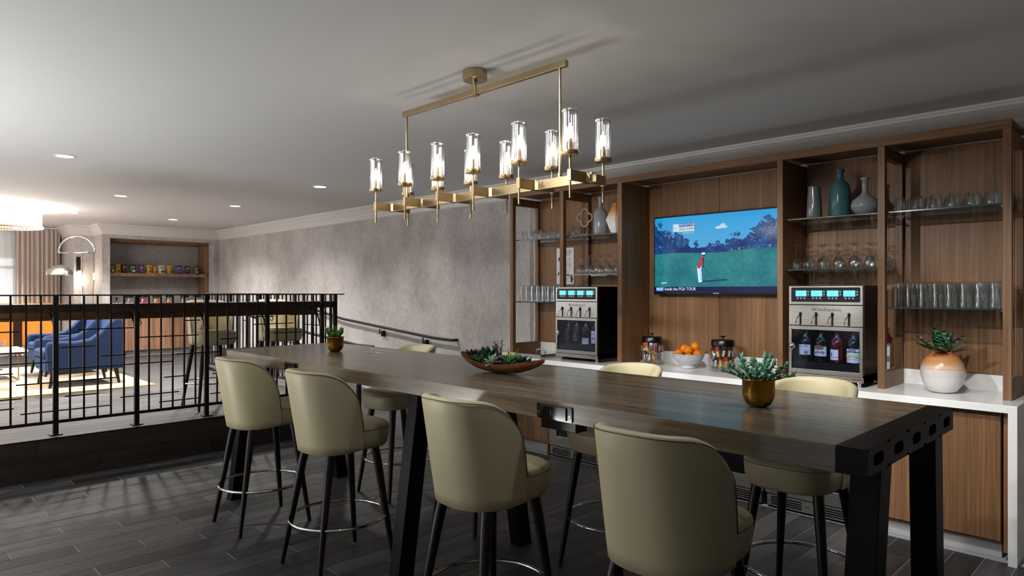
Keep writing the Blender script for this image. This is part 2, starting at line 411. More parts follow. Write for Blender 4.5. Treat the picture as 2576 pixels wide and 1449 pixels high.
struct('baseboard_far', MB().box(FX, FX + .018, 3.24, 3.367, PLAT, PLAT + .12).box(FX, FX + .018, 5.222, WY, PLAT, PLAT + .12), CROWN)
# window with frame, mullions, blind
win = struct('window_1', MB().box(WX - .1, WX - .02, .35, .42, PLAT + .55, 2.74).box(WX - .1, WX - .02, 2.18, 2.25, PLAT + .55, 2.74).box(WX - .1, WX - .02, .42, 2.18, PLAT + .55, PLAT + .62).box(WX - .1, WX - .02, .42, 2.18, 2.67, 2.74), WHITE)
struct('glazing_bar', MB().box(WX - .08, WX - .04, .42, 2.18, 1.98, 2.03), WHITE, win)
for y in (1.0, 1.6): struct('glazing_bar', MB().box(WX - .075, WX - .045, y - .015, y + .015, PLAT + .62, 1.98), WHITE, win)
struct('pane', MB().box(WX - .062, WX - .058, .42, 2.18, PLAT + .62, 2.67), GLASS, win)
bl = thing('roman_blind', 'pale folded fabric blind across the top of the bright window', 'blind', (WX + .03, 1.3, 2.2))
SHEER = cloth('sheer_cloth', 'efedea', .5, .35)
for k in range(6):
    MB().box(-.012, .004 + .004 * (k % 2), -.92, .92, .48 - .085 * (k + 1), .48 - .085 * k).build('fabric_fold', SHEER, bl)
def curtain(name, label, x, y0, y1, m, amp=.05, folds=11):
    t = thing(name, label, 'curtain', (x, (y0 + y1) / 2, PLAT + .01)); n = folds * 8; rings = []
    def row(z, a, off):
        return [(a * math.sin(2 * PI * folds * i / n + .6 * math.sin(i * .31)) + off, (y0 - y1) / 2 + (y1 - y0) * i / n, z) for i in range(n + 1)]
    H = CEIL - PLAT - .03
    top = MB(); front = [row(z, amp * (.55 if z > H - .12 else 1), .008) for z in (0, .6, 1.2, 1.8, H - .14, H - .02)]
    back = [row(z, amp * (.55 if z > H - .12 else 1), -.008) for z in (0, .6, 1.2, 1.8, H - .14, H - .02)]
    top.loft([f + b[::-1] for f, b in zip(front, back)]); top.build('cloth', m, t, smooth=60)
    MB().box(-.02, .02, (y0 - y1) / 2, (y1 - y0) / 2, H - .01, H + .012).build('curtain_track', WHITE, t)
    return t
curtain('curtain', 'full length beige pleated curtain at the right side of the window', WX + .17, 2.2, 2.88, CURT, .032, 9)
curtain('curtain', 'white sheer curtain hanging at the right edge of the window glass', WX + .1, 1.95, 2.2, SHEER, .025, 7)
# recessed ceiling lights
can = thing('recessed_light', '', 'ceiling light', (0, 0, CEIL))
MB().lathe([(.086, -.0005), (.086, -.005), (.07, -.006), (.066, -.001)], 28).build('trim_ring', WHITE, can, smooth=30)
MB().lathe([(0, -.0045), (.066, -.0045), (.066, -.001), (0, -.001)], 28).build('lens', CAN, can)
LB = ['round recessed ceiling light nearest the camera at the far left', 'round recessed ceiling light above the corner end of the railing',
      'round recessed ceiling light between the drum pendant and the nearest one', 'round recessed ceiling light in front of the long wall and chip alcove',
      'round recessed ceiling light just right of the drum pendant', 'small recessed ceiling light above the chip shelf alcove']
for i, (x, y) in enumerate(SEEN_CANS):
    if i == 0: can.location = (x, y, CEIL); can['label'] = LB[0]
    else: dup(can, (x, y, CEIL), label=LB[i])
for x, y in HID_CANS: dup(can, (x, y, CEIL), label='round recessed ceiling light added outside the photographed view', group='recessed lights out of view')
# ================================================================ BAR COUNTER AND SHELVING
cyf = 4.6655
ct = thing('quartz_worktop', 'white quartz worktop with waterfall ends under the shelving', 'worktop', (-2.87, 5.0, 0))
def L(mb): return mb.xf(Matrix.Translation((2.87, -5.0, 0)))
L(MB().box(CX0 + .044, CX1 - .044, cyf, WY - .001, .866, .91)).build('slab', QUARTZ, ct, bevel=.002)
L(MB().box(CX1 - .044, CX1, cyf, WY - .001, 0, .91)).build('waterfall_end', QUARTZ, ct, bevel=.002)
L(MB().box(CX0, CX0 + .044, cyf, WY - .001, 0, .91)).build('waterfall_end', QUARTZ, ct, bevel=.002)
L(MB().box(CX0 + .05, CX1 - .03, WY - .018, WY - .002, .91, 1.012)).build('backsplash', QUARTZ, ct, bevel=.001)
# base cabinets
def base_cab(x0, x1, n, label, open_right=False):
    t = thing('base_cabinet', label, 'cabinet', ((x0 + x1) / 2, 4.98, 0)); w2 = (x1 - x0) / 2
    MB().box(-w2, w2, -.235, .33, .10, .862).build('body', CABW, t)
    MB().box(-w2 + .005, w2 - .005, -.20, .33, 0, .1).build('toe_kick', LIGHTK, t)
    dw = 2 * w2 / n
    for k in range(n):
        inst('door', MB().box(-dw / 2 + .002, dw / 2 - .002, -.02, 0, -.36, .36).mesh('door', CABW), t, (-w2 + dw * (k + .5), -.237, .475), bevel=.001)
    return t
base_cab(-5.0, -4.312, 2, 'brown veneer base cabinet at the far left end of the worktop')
base_cab(-3.66, -2.80, 2, 'brown veneer base cabinet in the middle between the steel fridges')
base_cab(-1.555, -.775, 2, 'brown veneer base cabinet beside the white waterfall end')
MB().box(-4.311, -4.296, 4.72, 5.3, 0, .862).build('x', CABW); bpy.data.objects['x'].name = 'filler_panel'
tag(bpy.data.objects['filler_panel'], 'thin brown veneer upright left of the leftmost steel fridge', 'panel')
o = MB().box(-.765, -.735, 4.74, 5.3, .05, .862).build('filler_panel', CABW); tag(o, 'narrow brown veneer strip right beside the white waterfall end', 'panel')
FRG = emis('fridge_glow', (.05, .08, .5), .02)
def fridge(x0, x1, label):
    w2 = (x1 - x0) / 2; t = thing('beverage_fridge', label, 'fridge', ((x0 + x1) / 2, 4.98, 0))
    MB().box(-w2 + .004, w2 - .004, -.22, .32, .012, .858).build('body', BLKP, t)
    d = MB(); y0, y1 = -.262, -.222
    d.box(-w2 + .006, -w2 + .1, y0, y1, .105, .85).box(w2 - .1, w2 - .006, y0, y1, .105, .85).box(-w2 + .1, w2 - .1, y0, y1, .105, .2).box(-w2 + .1, w2 - .1, y0, y1, .76, .85)
    dd = d.build('door', STEEL, t, bevel=.002)
    MB().box(-w2 + .1, w2 - .1, -.25, -.235, .2, .76).build('dark_glass', BLKG, dd)
    MB().tube([(w2 - .05, -.3, .25), (w2 - .05, -.3, .74)], .009, 10).tube([(w2 - .05, -.262, .29), (w2 - .05, -.3, .29)], .006).tube([(w2 - .05, -.262, .7), (w2 - .05, -.3, .7)], .006).build('handle', STEEL, dd, smooth=40)
    g = MB().box(-w2 + .02, w2 - .02, -.262, -.225, .02, .03).box(-w2 + .02, w2 - .02, -.262, -.225, .086, .1)
    g.box(-w2 + .02, -w2 + .05, -.262, -.225, .03, .086).box(w2 - .05, w2 - .02, -.262, -.225, .03, .086).box(-.04, .04, -.262, -.225, .03, .086)
    gg = g.build('grille', STEEL, t)
    for k in range(3):
        for a, b in ((-w2 + .05, -.04), (.04, w2 - .05)):
            MB().box(a, b, -.260, -.235, .038 + .016 * k, .045 + .016 * k).build('louvre_slat', STEEL, gg)
    text('emblem', 'nu', .03, BLKP, gg, (0, -.2625, .06), (PI / 2, 0, 0))
fridge(-4.292, -3.668, 'stainless undercounter fridge at the left below the left dispenser')
fridge(-2.795, -2.182, 'stainless undercounter fridge second from the right waterfall end')
fridge(-2.178, -1.562, 'stainless undercounter fridge nearest the right base cabinet')

# shelving unit
PY0, PY1, TOP = 4.885, WY - .004, 2.582
sh = thing('shelving_unit', 'tall brown veneer shelving unit with open side frames over the worktop', 'shelving', (-2.87, 5.1, .91))
def LS(mb): return mb.xf(Matrix.Translation((2.87, -5.1, -.91)))
LS(MB().box(-4.985, -.749, PY0, PY0 + .045, 2.525, TOP)).build('top_rail', CABH, sh, bevel=.001)
LS(MB().box(-4.985, -.749, PY0 + .045, PY1, TOP - .03, TOP)).build('top_panel', CABH, sh)
for x0, x1, solid in ((-4.985, -4.944, 0), (-4.298, -4.253, 0), (-3.612, -3.565, 1), (-2.158, -2.117, 1), (-1.476, -1.432, 0), (-.792, -.749, 0)):
    if solid:
        LS(MB().box(x0, x1, PY0, PY1, .91, 2.525)).build('partition', CABW, sh, bevel=.001)
    else:
        LS(MB().box(x0, x1, PY0, PY0 + .045, .91, 2.525)).build('post', CABW, sh, bevel=.001)
        LS(MB().box(x0, x1, PY1 - .06, PY1 - .02, .91, 2.525)).build('post', CABW, sh, bevel=.001)
        LS(MB().box(x0, x1, PY0 + .045, PY1 - .06, .911, 1.02)).build('side_rail', CABW, sh, bevel=.001)
        LS(MB().box(x0, x1, PY0 + .045, PY1 - .06, 2.45, 2.525)).build('side_rail', CABW, sh, bevel=.001)
for x0, x1 in ((-4.94, -4.30), (-4.25, -3.62), (-3.56, -2.85), (-2.85, -2.165), (-2.11, -1.48), (-1.43, -.80)):
    LS(MB().box(x0 + .002, x1 - .002, PY1 - .016, PY1, 1.014, 2.54)).build('back_panel', CABW, sh)
def shelf(x0, x1, z, label):
    t = thing('glass_shelf', label, 'shelf', ((x0 + x1) / 2, 5.1, z)); w2 = (x1 - x0) / 2
    MB().box(-w2, w2, -.165, .185, -.009, 0).build('pane', SHELFG, t)
    MB().box(-w2, w2, -.17, -.165, -.0095, .0005).build('polished_edge', EDGEG, t, bevel=.001)
    for s in (-1, 1):
        for y in (-.13, .14): MB().lathe([(0, -.018), (.006, -.018), (.006, -.0095), (0, -.0095)], 8, (s * (w2 - .012), y, 0)).build('support_pin', STEEL, t)
    return t
ZU, ZM, ZL = 2.09, 1.72, 1.453
shelf(-4.94, -4.302, ZU, 'upper glass shelf holding short tumblers in the leftmost bay')
shelf(-4.249, -3.616, ZU, 'upper glass shelf holding the quatrefoil ornament and frosted bottle')
shelf(-4.249, -3.616, ZM, 'glass shelf of upturned wine glasses in the second bay from left')
shelf(-4.94, -4.302, ZL, 'lower glass shelf of tall glasses in the leftmost bay')
shelf(-2.113, -1.48, ZU, 'glass shelf under the teal bottle and grey flask vase')
shelf(-2.113, -1.48, ZM, 'glass shelf of upturned wine glasses above the right dispenser')
shelf(-1.428, -.796, ZU, 'upper glass shelf of tumblers in the rightmost bay')
shelf(-1.428, -.796, ZL, 'lower glass shelf of tall glasses in the rightmost bay')

# glassware prototypes (upturned)
def lathe_mesh(name, prof, m, n=16, wob=None, sm=True): return MB().lathe(prof, n, wob=wob).mesh(name, m, sm)
flute = lambda k, a: (lambda t: 1 + a * math.cos(k * t))
tumbler = lathe_mesh('tumbler', [(.041, 0), (.043, .004), (.040, .035), (.036, .06), (.034, .085), (.030, .092), (0, .093), (0, .080), (.028, .078), (.032, .055), (.038, .01), (.041, 0)], GLASS, 20, flute(10, .012))
tallg = lathe_mesh('tall_glass', [(.034, 0), (.035, .01), (.033, .08), (.031, .155), (.030, .165), (0, .168), (0, .150), (.028, .148), (.031, .08), (.0325, .01), (.034, 0)], GLASS, 18, flute(9, .012))
wineg = lathe_mesh('wine_glass', [(.030, 0), (.031, .003), (.037, .03), (.036, .05), (.026, .075), (.010, .092), (.005, .10), (.004, .15), (.006, .168), (.033, .176), (.034, .179), (0, .180), (0, .088), (.022, .074), (.034, .05), (.035, .03), (.029, 0)], GLASS, 18)
ORD = ['leftmost', 'second from left', 'third from left', 'fourth from left', 'fifth from left', 'sixth from left', 'seventh from left', 'eighth from left']
def glasses(me, name, cat, short, where, group, front, back, z, sc_=1):
    for i, (x, y) in enumerate(front + back):
        k = len(front)
        if i < k: lb = '%s %s in the front row %s' % (short, 'rightmost' if i == k - 1 else ORD[i], where)
        else: lb = '%s in the rows behind the front one %s' % (short, where)
        o = inst(name, me, None, (x, y, z + .0006), (0, 0, random.random() * 3), sc_ * random.uniform(.98, 1.0)); tag(o, lb, cat, group)
jit = lambda a=.003: random.uniform(-a, a)
row = lambda x0, x1, n, y: [(x0 + (x1 - x0) * i / max(n - 1, 1) + jit(), y + jit()) for i in range(n)]
glasses(tumbler, 'tumbler', 'glass', 'short tumbler', 'of the rightmost bay', 'tumblers in the rightmost bay', row(-1.37, -.85, 6, 4.995), row(-1.32, -.89, 5, 5.095) + row(-1.37, -.85, 5, 5.2), ZU)
glasses(tumbler, 'tumbler', 'glass', 'short tumbler', 'of the leftmost bay', 'tumblers in the leftmost bay', row(-4.88, -4.38, 5, 4.995), row(-4.83, -4.42, 4, 5.095) + row(-4.88, -4.38, 4, 5.2), ZU)
glasses(tumbler, 'tumbler', 'glass', 'short tumbler', 'behind the second post from left', 'tumblers beside the quatrefoil ornament', [(-4.195, 4.99)], [(-4.19, 5.1), (-4.18, 5.2)], ZU)
glasses(tallg, 'tall_glass', 'glass', 'tall glass', 'of the rightmost bay', 'tall glasses in the rightmost bay', row(-1.38, -.84, 8, 4.98), row(-1.38, -.84, 7, 5.065) + row(-1.38, -.84, 7, 5.15) + row(-1.38, -.84, 7, 5.235), ZL)
glasses(tallg, 'tall_glass', 'glass', 'tall glass', 'of the leftmost bay', 'tall glasses in the leftmost bay', row(-4.89, -4.36, 8, 4.98), row(-4.89, -4.36, 7, 5.065) + row(-4.89, -4.36, 7, 5.15) + row(-4.89, -4.36, 7, 5.235), ZL)
glasses(wineg, 'wine_glass', 'glass', 'upturned wine glass', 'above the right dispenser', 'wine glasses above the right dispenser', row(-2.06, -1.55, 6, 4.99), row(-2.02, -1.58, 5, 5.08) + row(-2.06, -1.58, 5, 5.17), ZM)
glasses(wineg, 'wine_glass', 'glass', 'upturned wine glass', 'above the left dispenser', 'wine glasses above the left dispenser', row(-4.13, -3.68, 5, 4.99), row(-4.17, -3.70, 5, 5.08) + row(-4.13, -3.68, 5, 5.17), ZM)
o = inst('wine_glass', wineg, None, (-1.475 + .03, 5.13, ZM)); o.location = (-1.515, 5.22, ZM + .0006); tag(o, 'single wine glass seen through the side frame of the rightmost bay', 'glass')

# ornaments
o = MB().lathe([(0, 0), (.052, 0), (.055, .01), (.050, .1), (.043, .205), (.044, .212), (.040, .212), (.045, .1), (.048, .02), (0, .018)], 36, wob=flute(18, .02)).build('ribbed_vase', SMOKG, smooth=True)
o.location = (-1.93, 4.99, ZU + .001); o.scale = (.95, .95, 1.08); tag(o, 'smoky grey ribbed cylinder vase left of the teal bottle', 'vase')
o = MB().lathe([(0, 0), (.064, 0), (.068, .01), (.068, .19), (.06, .225), (.035, .25), (.021, .265), (.021, .315), (.028, .32), (.028, .338), (.018, .34), (.016, .27), (0, .26)], 32).build('glass_bottle', TEALG, smooth=True)
o.location = (-1.765, 5.03, ZU + .001); tag(o, 'frosted teal glass bottle between the ribbed vase and round flask', 'bottle')
o = MB().lathe([(0, 0), (.04, 0), (.065, .015), (.088, .05), (.09, .07), (.075, .105), (.035, .135), (.02, .155), (.018, .24), (.027, .247), (.027, .26), (.015, .262), (.012, .16), (0, .14)], 32).build('flask_vase', FROST, smooth=True)
o.location = (-1.60, 5.03, ZU + .001); tag(o, 'squat grey frosted flask vase with a narrow neck right of teal bottle', 'vase')
o = MB().lathe([(0, 0), (.062, 0), (.066, .012), (.066, .2), (.05, .235), (.024, .255), (.019, .275), (.019, .34), (.025, .346), (.025, .36), (.014, .362), (.012, .28), (0, .26)], 32).build('glass_bottle', FROST, smooth=True)
o.location = (-3.93, 5.05, ZU + .001); tag(o, 'clear frosted glass bottle beside the wooden quatrefoil ornament', 'bottle')
def ombre(name, stops, lo, hi):
    m = mat(name, 'ffffff', .35); nt = m.node_tree; b = nt.nodes['Principled BSDF']; tc = nt.nodes.new('ShaderNodeTexCoord'); sp = nt.nodes.new('ShaderNodeSeparateXYZ')
    n = noise_n(nt, 1, 4, coords(nt, (3, 3, 90))); nt.links.new(tc.outputs['Object'], sp.inputs[0])
    mr = nt.nodes.new('ShaderNodeMapRange'); mr.inputs[1].default_value = lo; mr.inputs[2].default_value = hi; nt.links.new(sp.outputs[2], mr.inputs[0])
    ad = nt.nodes.new('ShaderNodeMath'); ad.operation = 'MULTIPLY_ADD'; ad.inputs[1].default_value = .35; nt.links.new(n.outputs[0], ad.inputs[0]); nt.links.new(mr.outputs[0], ad.inputs[2])
    nt.links.new(ramp(nt, ad.outputs[0], stops).outputs[0], b.inputs['Base Color']); return m
OMB = ombre('ombre_glaze', [(.45, 'e6e4e4'), (.7, 'dcc8b8'), (.85, 'c98f63'), (1, 'b9794c')], 0, .3)
o = MB().lathe([(0, 0), (.05, 0), (.052, .003), (.105, .125), (.105, .13), (.03, .29), (0, .292)], 6).build('faceted_vase', OMB)
o.location = (-3.76, 5.07, ZU + .001); tag(o, 'faceted diamond shaped vase with tan top and white base', 'vase')
# quatrefoil
q = thing('quatrefoil_ornament', 'carved wooden quatrefoil ring ornament on a slim metal stand', 'ornament', (-4.07, 4.99, ZU + .001))
MB().box(-.06, .06, -.03, .03, 0, .016).build('base', CABL, q, bevel=.002); MB().tube([(0, 0, .016), (0, 0, .09)], .005).build('stem', BLK, q)
pts = []
for i in range(64):
    a = 2 * PI * i / 64; q_ = (a + PI / 4) % (PI / 2) - PI / 4; r = .041 * math.cos(q_) + math.sqrt(.0325 ** 2 - (.041 * math.sin(q_)) ** 2)
    pts.append((r * math.cos(a), 0, .168 + 1.15 * r * math.sin(a)))
qm = MB().tube(pts, .0115, 4, closed=True).build('quatrefoil_ring', CABL, q, smooth=30); qm.scale = (1, 1.2, 1); qm.rotation_euler = (0, 0, .35)
# warning sign
SG = mat('sign_white', 'dcdfe2', .4); RED = mat('sign_red', 'b03030', .5); BLUI = mat('sign_blue', '2a3f7a', .5)
sg = thing('warning_sign', 'white alcoholic beverage warning sign on the back panel beside the left post', 'sign', (-4.42, PY1 - .017, 1.85))
def rrect(w_, h_, r, n=4):
    return [(sx * (w_ - r) + r * math.cos(a), sy * (h_ - r) + r * math.sin(a)) for sx, sy, a0 in ((1, 1, 0), (-1, 1, PI / 2), (-1, -1, PI), (1, -1, 1.5 * PI)) for a in [a0 + PI / 2 * k / n for k in range(n + 1)]]
MB().prism(rrect(.125, .235, .015), 'y', -.003, 0).build('plate', SG, sg)
def sgt(s, x, z, size, m, al='CENTER'): text('lettering', s, size, m, sg, (x, -.0036, z), (PI / 2, 0, 0), align=al, sx=.85)
MB().prism([(p[0], p[1]) for p in rrect(.118, .228, .012)], 'y', -.0031, -.0029).build('border', mat('sign_border', 'a8acb2', .5), sg)
MB().prism(rrect(.1165, .2265, .011), 'y', -.0033, -.003).build('face', SG, sg)
sgt('ALCOHOLIC', .02, .195, .034, INK); sgt('BEVERAGE', .02, .165, .034, INK); sgt('WARNING', .02, .138, .028, RED)
for k, (s_, m_) in enumerate((('YOU', INK), ('MUST BE', INK), ('21 YEARS', RED), ('OLD TO', INK), ('PURCHASE OR', INK), ('CONSUME', INK), ('ALCOHOL', RED))):
    sgt(s_, .055, .108 - .021 * k, .019, m_)
for k, (s_, m_) in enumerate((('DRINKING', INK), ('ALCOHOL', RED), ('DURING', INK), ('PREGNANCY', RED), ('CAN CAUSE', INK), ('BIRTH', RED), ('DEFECTS', RED))):
    sgt(s_, .03, -.062 - .023 * k, .019, m_)
MB().box(-.115, .115, -.0036, -.003, -.045, -.0435).build('divider', INK, sg)
MB().lathe([(.018, 0), (.022, 0), (.022, .0006), (.018, .0006)], 24).xf(Matrix.Translation((-.02, -.0034, .085)) @ Matrix.Rotation(PI / 2, 4, 'X')).build('symbol', RED, sg)
MB().prism([(-.1, .06), (-.075, .075), (-.07, .11), (-.085, .12), (-.1, .1)], 'y', -.0038, -.003).build('symbol', BLUI, sg)
fig = [(.085, -.215), (.1, -.215), (.108, -.19), (.118, -.17), (.112, -.15), (.1, -.13), (.103, -.115), (.097, -.105), (.088, -.11), (.088, -.125), (.08, -.14), (.083, -.17)]
MB().prism(fig, 'y', -.0042, -.003).build('symbol', INK, sg); MB().prism([(-.1, -.08), (-.09, -.06), (-.085, -.1), (-.105, -.13), (-.11, -.12)], 'y', -.0042, -.003).build('symbol', INK, sg)
bpy.data.objects['warning_sign'].location = (-4.594, PY1 - .017, 1.82); bpy.data.objects['warning_sign'].scale = (.94, 1, .81)
# ---- television
TVX, TVZ, TW, TH = -2.832, 1.879, 1.236, .70
tv = thing('television', 'wall mounted flat television showing golf on the niche back panel', 'television', (TVX, 5.245, TVZ))
MB().box(-TW / 2, TW / 2, -.026, .02, -TH / 2, TH / 2).build('casing', BLKP, tv, bevel=.004)
MB().box(-.2, .2, .02, .062, -.15, .15).build('wall_bracket', BLK, tv)
def tv_image():
    W_, H_ = 480, 270; im = np.zeros((H_, W_, 3)); yy, xx = np.mgrid[0:H_, 0:W_]; u = xx / W_; v = 1 - yy / H_  # v up
    rs = np.random.RandomState(4)
    def nz(s, seed):
        r = np.random.RandomState(seed); g = r.rand(H_ // s + 3, W_ // s + 3); fy = yy / s; fx = xx / s; iy = fy.astype(int); ix = fx.astype(int); ty = fy - iy; tx = fx - ix
        ty = ty * ty * (3 - 2 * ty); tx = tx * tx * (3 - 2 * tx)
        return (g[iy, ix] * (1 - tx) + g[iy, ix + 1] * tx) * (1 - ty) + (g[iy + 1, ix] * (1 - tx) + g[iy + 1, ix + 1] * tx) * ty
    n = .4 * nz(24, 1) + .3 * nz(12, 2) + .2 * nz(6, 3) + .1 * nz(3, 5)
    sky = np.array([24, 138, 196.]) + (1 - v)[..., None] * np.array([110, 30, 0.]) * 1.1; im[:] = sky
    gl = .51 + .05 * np.clip(u - .35, 0, .4) + .012 * np.sin(u * 9)   # turf edge
    tree = np.where(u < .38, .94 - .75 * u - .3 * np.abs(u - .18) , np.where(u < .55, .60, .60 + (u - .55) * .82)) + (n - .5) * .36
    tree = np.maximum(tree, .585 + (n - .5) * .05)
    tm = (v < tree); im[tm] = (np.array([12, 40, 92.]) + (n * 1.2 - .4)[..., None] * np.array([20, 60, 70.]))[tm]
    gap = (nz(5, 9) > .74) & tm & (v > gl + .08); im[gap] = sky[gap] * .8
    gm = v < gl; g2 = .5 * nz(40, 11) + .3 * nz(9, 12) + .2 * nz(3, 13)
    im[gm] = (np.array([4, 84, 108.]) + g2[..., None] * np.array([50, 50, 20.]))[gm]
    cr = (np.abs(v - gl - .02) < .016) & (u > .6) & (nz(2, 21) > .80); im[cr] = (180, 200, 225)
    for cx, cy, a, b in ((.53, .825, .03, .022), (.55, .845, .022, .03), (.565, .825, .02, .02), (.515, .82, .022, .014)):
        m_ = ((u - cx) / a) ** 2 + ((v - cy) / b) ** 2 < 1 + (n - .5); im[m_] = im[m_] * .25 + np.array([190, 200, 215.]) * .75
    def poly(pts, col):
        m_ = np.ones_like(u, bool); k = len(pts); ar = sum(pts[i][0] * pts[(i + 1) % k][1] - pts[(i + 1) % k][0] * pts[i][1] for i in range(k))
        for i in range(k):
            (ax, ay), (bx, by) = pts[i], pts[(i + 1) % k]; m_ &= ((bx - ax) * (v - ay) - (by - ay) * (u - ax)) * np.sign(ar) >= 0
        im[m_] = col
    def seg(a, b, w_, col):
        ax, ay = a; bx, by = b; dx, dy = (bx - ax), (by - ay); t = np.clip(((u - ax) * dx + (v - ay) * dy) / (dx * dx + dy * dy), 0, 1)
        im[np.hypot((u - ax - t * dx) * 1.78, v - ay - t * dy) < w_] = col
    seg((.38, .135), (.58, .155), .008, (6, 40, 60)); seg((.36, .33), (.372, .14), .017, (190, 215, 240)); seg((.378, .33), (.384, .15), .013, (170, 200, 230))
    seg((.366, .33), (.395, .44), .024, (176, 48, 74)); seg((.40, .44), (.402, .33), .008, (60, 30, 40)); seg((.403, .32), (.465, .185), .0025, (20, 40, 60))
    im[((u - .405) / .013) ** 2 + ((v - .485) / .02) ** 2 < 1] = (60, 30, 30); im[((u - .402) / .014) ** 2 + ((v - .498) / .016) ** 2 < 1] = (215, 230, 250)
    seg((.37, .135), (.39, .14), .008, (215, 230, 250)); seg((.06, .12), (.1, .125), .009, (170, 190, 200))
    im[v < .07] = (10, 16, 66); im[(v < .062) & (v > .012) & (u > .014) & (u < .075)] = (48, 150, 205)
    im[(u > .155) & (u < .33) & (v > .80) & (v < .905)] = (178, 200, 214); im[(u > .205) & (u < .33) & (v > .865) & (v < .905)] = (28, 60, 150)
    im[(u > .305) & (u < .33) & (v > .865) & (v < .905)] = (190, 40, 80); im[(u > .205) & (u < .33) & (v > .765) & (v < .797)] = im[(u > .205) & (u < .33) & (v > .765) & (v < .797)] * .5 + 80
    im = np.clip(im / 255, 0, 1); i_ = bpy.data.images.new('golf_broadcast', W_, H_)
    px = np.ones((H_, W_, 4), np.float32); px[..., :3] = im[::-1]; i_.pixels.foreach_set(px.ravel()); i_.update(); i_.pack(); return i_
TVM = mat('tv_screen', '020203', .12); nt = TVM.node_tree; b = nt.nodes['Principled BSDF']; it = nt.nodes.new('ShaderNodeTexImage'); it.image = tv_image()
nt.links.new(it.outputs[0], b.inputs['Emission Color']); b.inputs['Emission Strength'].default_value = 1.15
scr = MB().box(-TW / 2 + .012, TW / 2 - .012, -.0275, -.026, -TH / 2 + .024, TH / 2 - .012).mesh('screen', TVM)
uv = scr.uv_layers.new(name='UVMap')
for l in scr.loops:
    c_ = scr.vertices[l.vertex_index].co; uv.data[l.index].uv = ((c_.x + TW / 2 - .012) / (TW - .024), (c_.z + TH / 2 - .024) / (TH - .036))
scr_o = inst('screen', scr, tv)
ETXT = emis('screen_text', (.9, .95, 1), .9); ETXD = emis('screen_text_dark', (.02, .05, .12), .6)
sx0, sz0, sw, shh = -TW / 2 + .012, -TH / 2 + .024, TW - .024, TH - .036
def tt(s_, u, v, size, m, al='CENTER', sx=.9): text('lettering', s_, size, m, scr_o, (sx0 + u * sw, -.0281, sz0 + v * shh), (PI / 2, 0, 0), align=al, sx=sx)
tt('NEXT', .045, .037, .034, ETXT); tt('Inside the PGA TOUR', .085, .037, .038, ETXT, 'LEFT')
tt('MIYAZATO', .210, .885, .026, ETXT, 'LEFT'); tt('-10', .3175, .885, .026, ETXT); tt('HOLE 16', .210, .832, .026, ETXD, 'LEFT'); tt('PAR 4', .287, .832, .026, ETXD, 'LEFT'); tt('Driver', .158, .85, .012, ETXD, 'LEFT')
tt('2nd', .21, .781, .02, ETXD, 'LEFT')
text('emblem', 'SAMSUNG', .012, LEDW, tv, (.0, -.0268, -TH / 2 + .011), (PI / 2, 0, 0))

# ---- wine dispensers
NAVY = mat('navy_panel', '060a18', .15)
def bottle_mesh(gm):
    return MB().lathe([(0, 0), (.036, 0), (.0375, .004), (.0375, .17), (.034, .195), (.02, .225), (.0145, .245), (.014, .29), (.0155, .292), (.0155, .3), (0, .3)], 20).mesh('wine_bottle', gm, True)
BOTG = mat('bottle_green_glass', '0c1a10', .06, coat=.5); BOTR = mat('bottle_rose', '4c1410', .08, coat=.5); BOTD = mat('bottle_dark', '060608', .08, coat=.5)
bott = {m.name: bottle_mesh(m) for m in (BOTG, BOTR, BOTD)}
LBW = mat('label_paper', 'd4d8dc', .6); LBK = mat('label_black', '14161f', .5); LBB = mat('label_bronze', '8a5a40', .5); LBY = mat('label_yellow', 'd8d860', .6); LGR = mat('label_grey', '7d828c', .6)
LIT = emis('cooler_lamp', (.75, .84, 1), 5.5)
def lab(parent, z0, z1, a0, a1, m, r=.0379, name='label'):
    n = 10; vs = []
    for z in (z0, z1):
        for i in range(n + 1):
            a = -PI / 2 + math.radians(a0 + (a1 - a0) * i / n); vs.append((r * math.cos(a), r * math.sin(a), z))
    return MB().add(vs, [(i, i + 1, n + 2 + i, n + 1 + i) for i in range(n)]).build(name, m, parent, smooth=True)
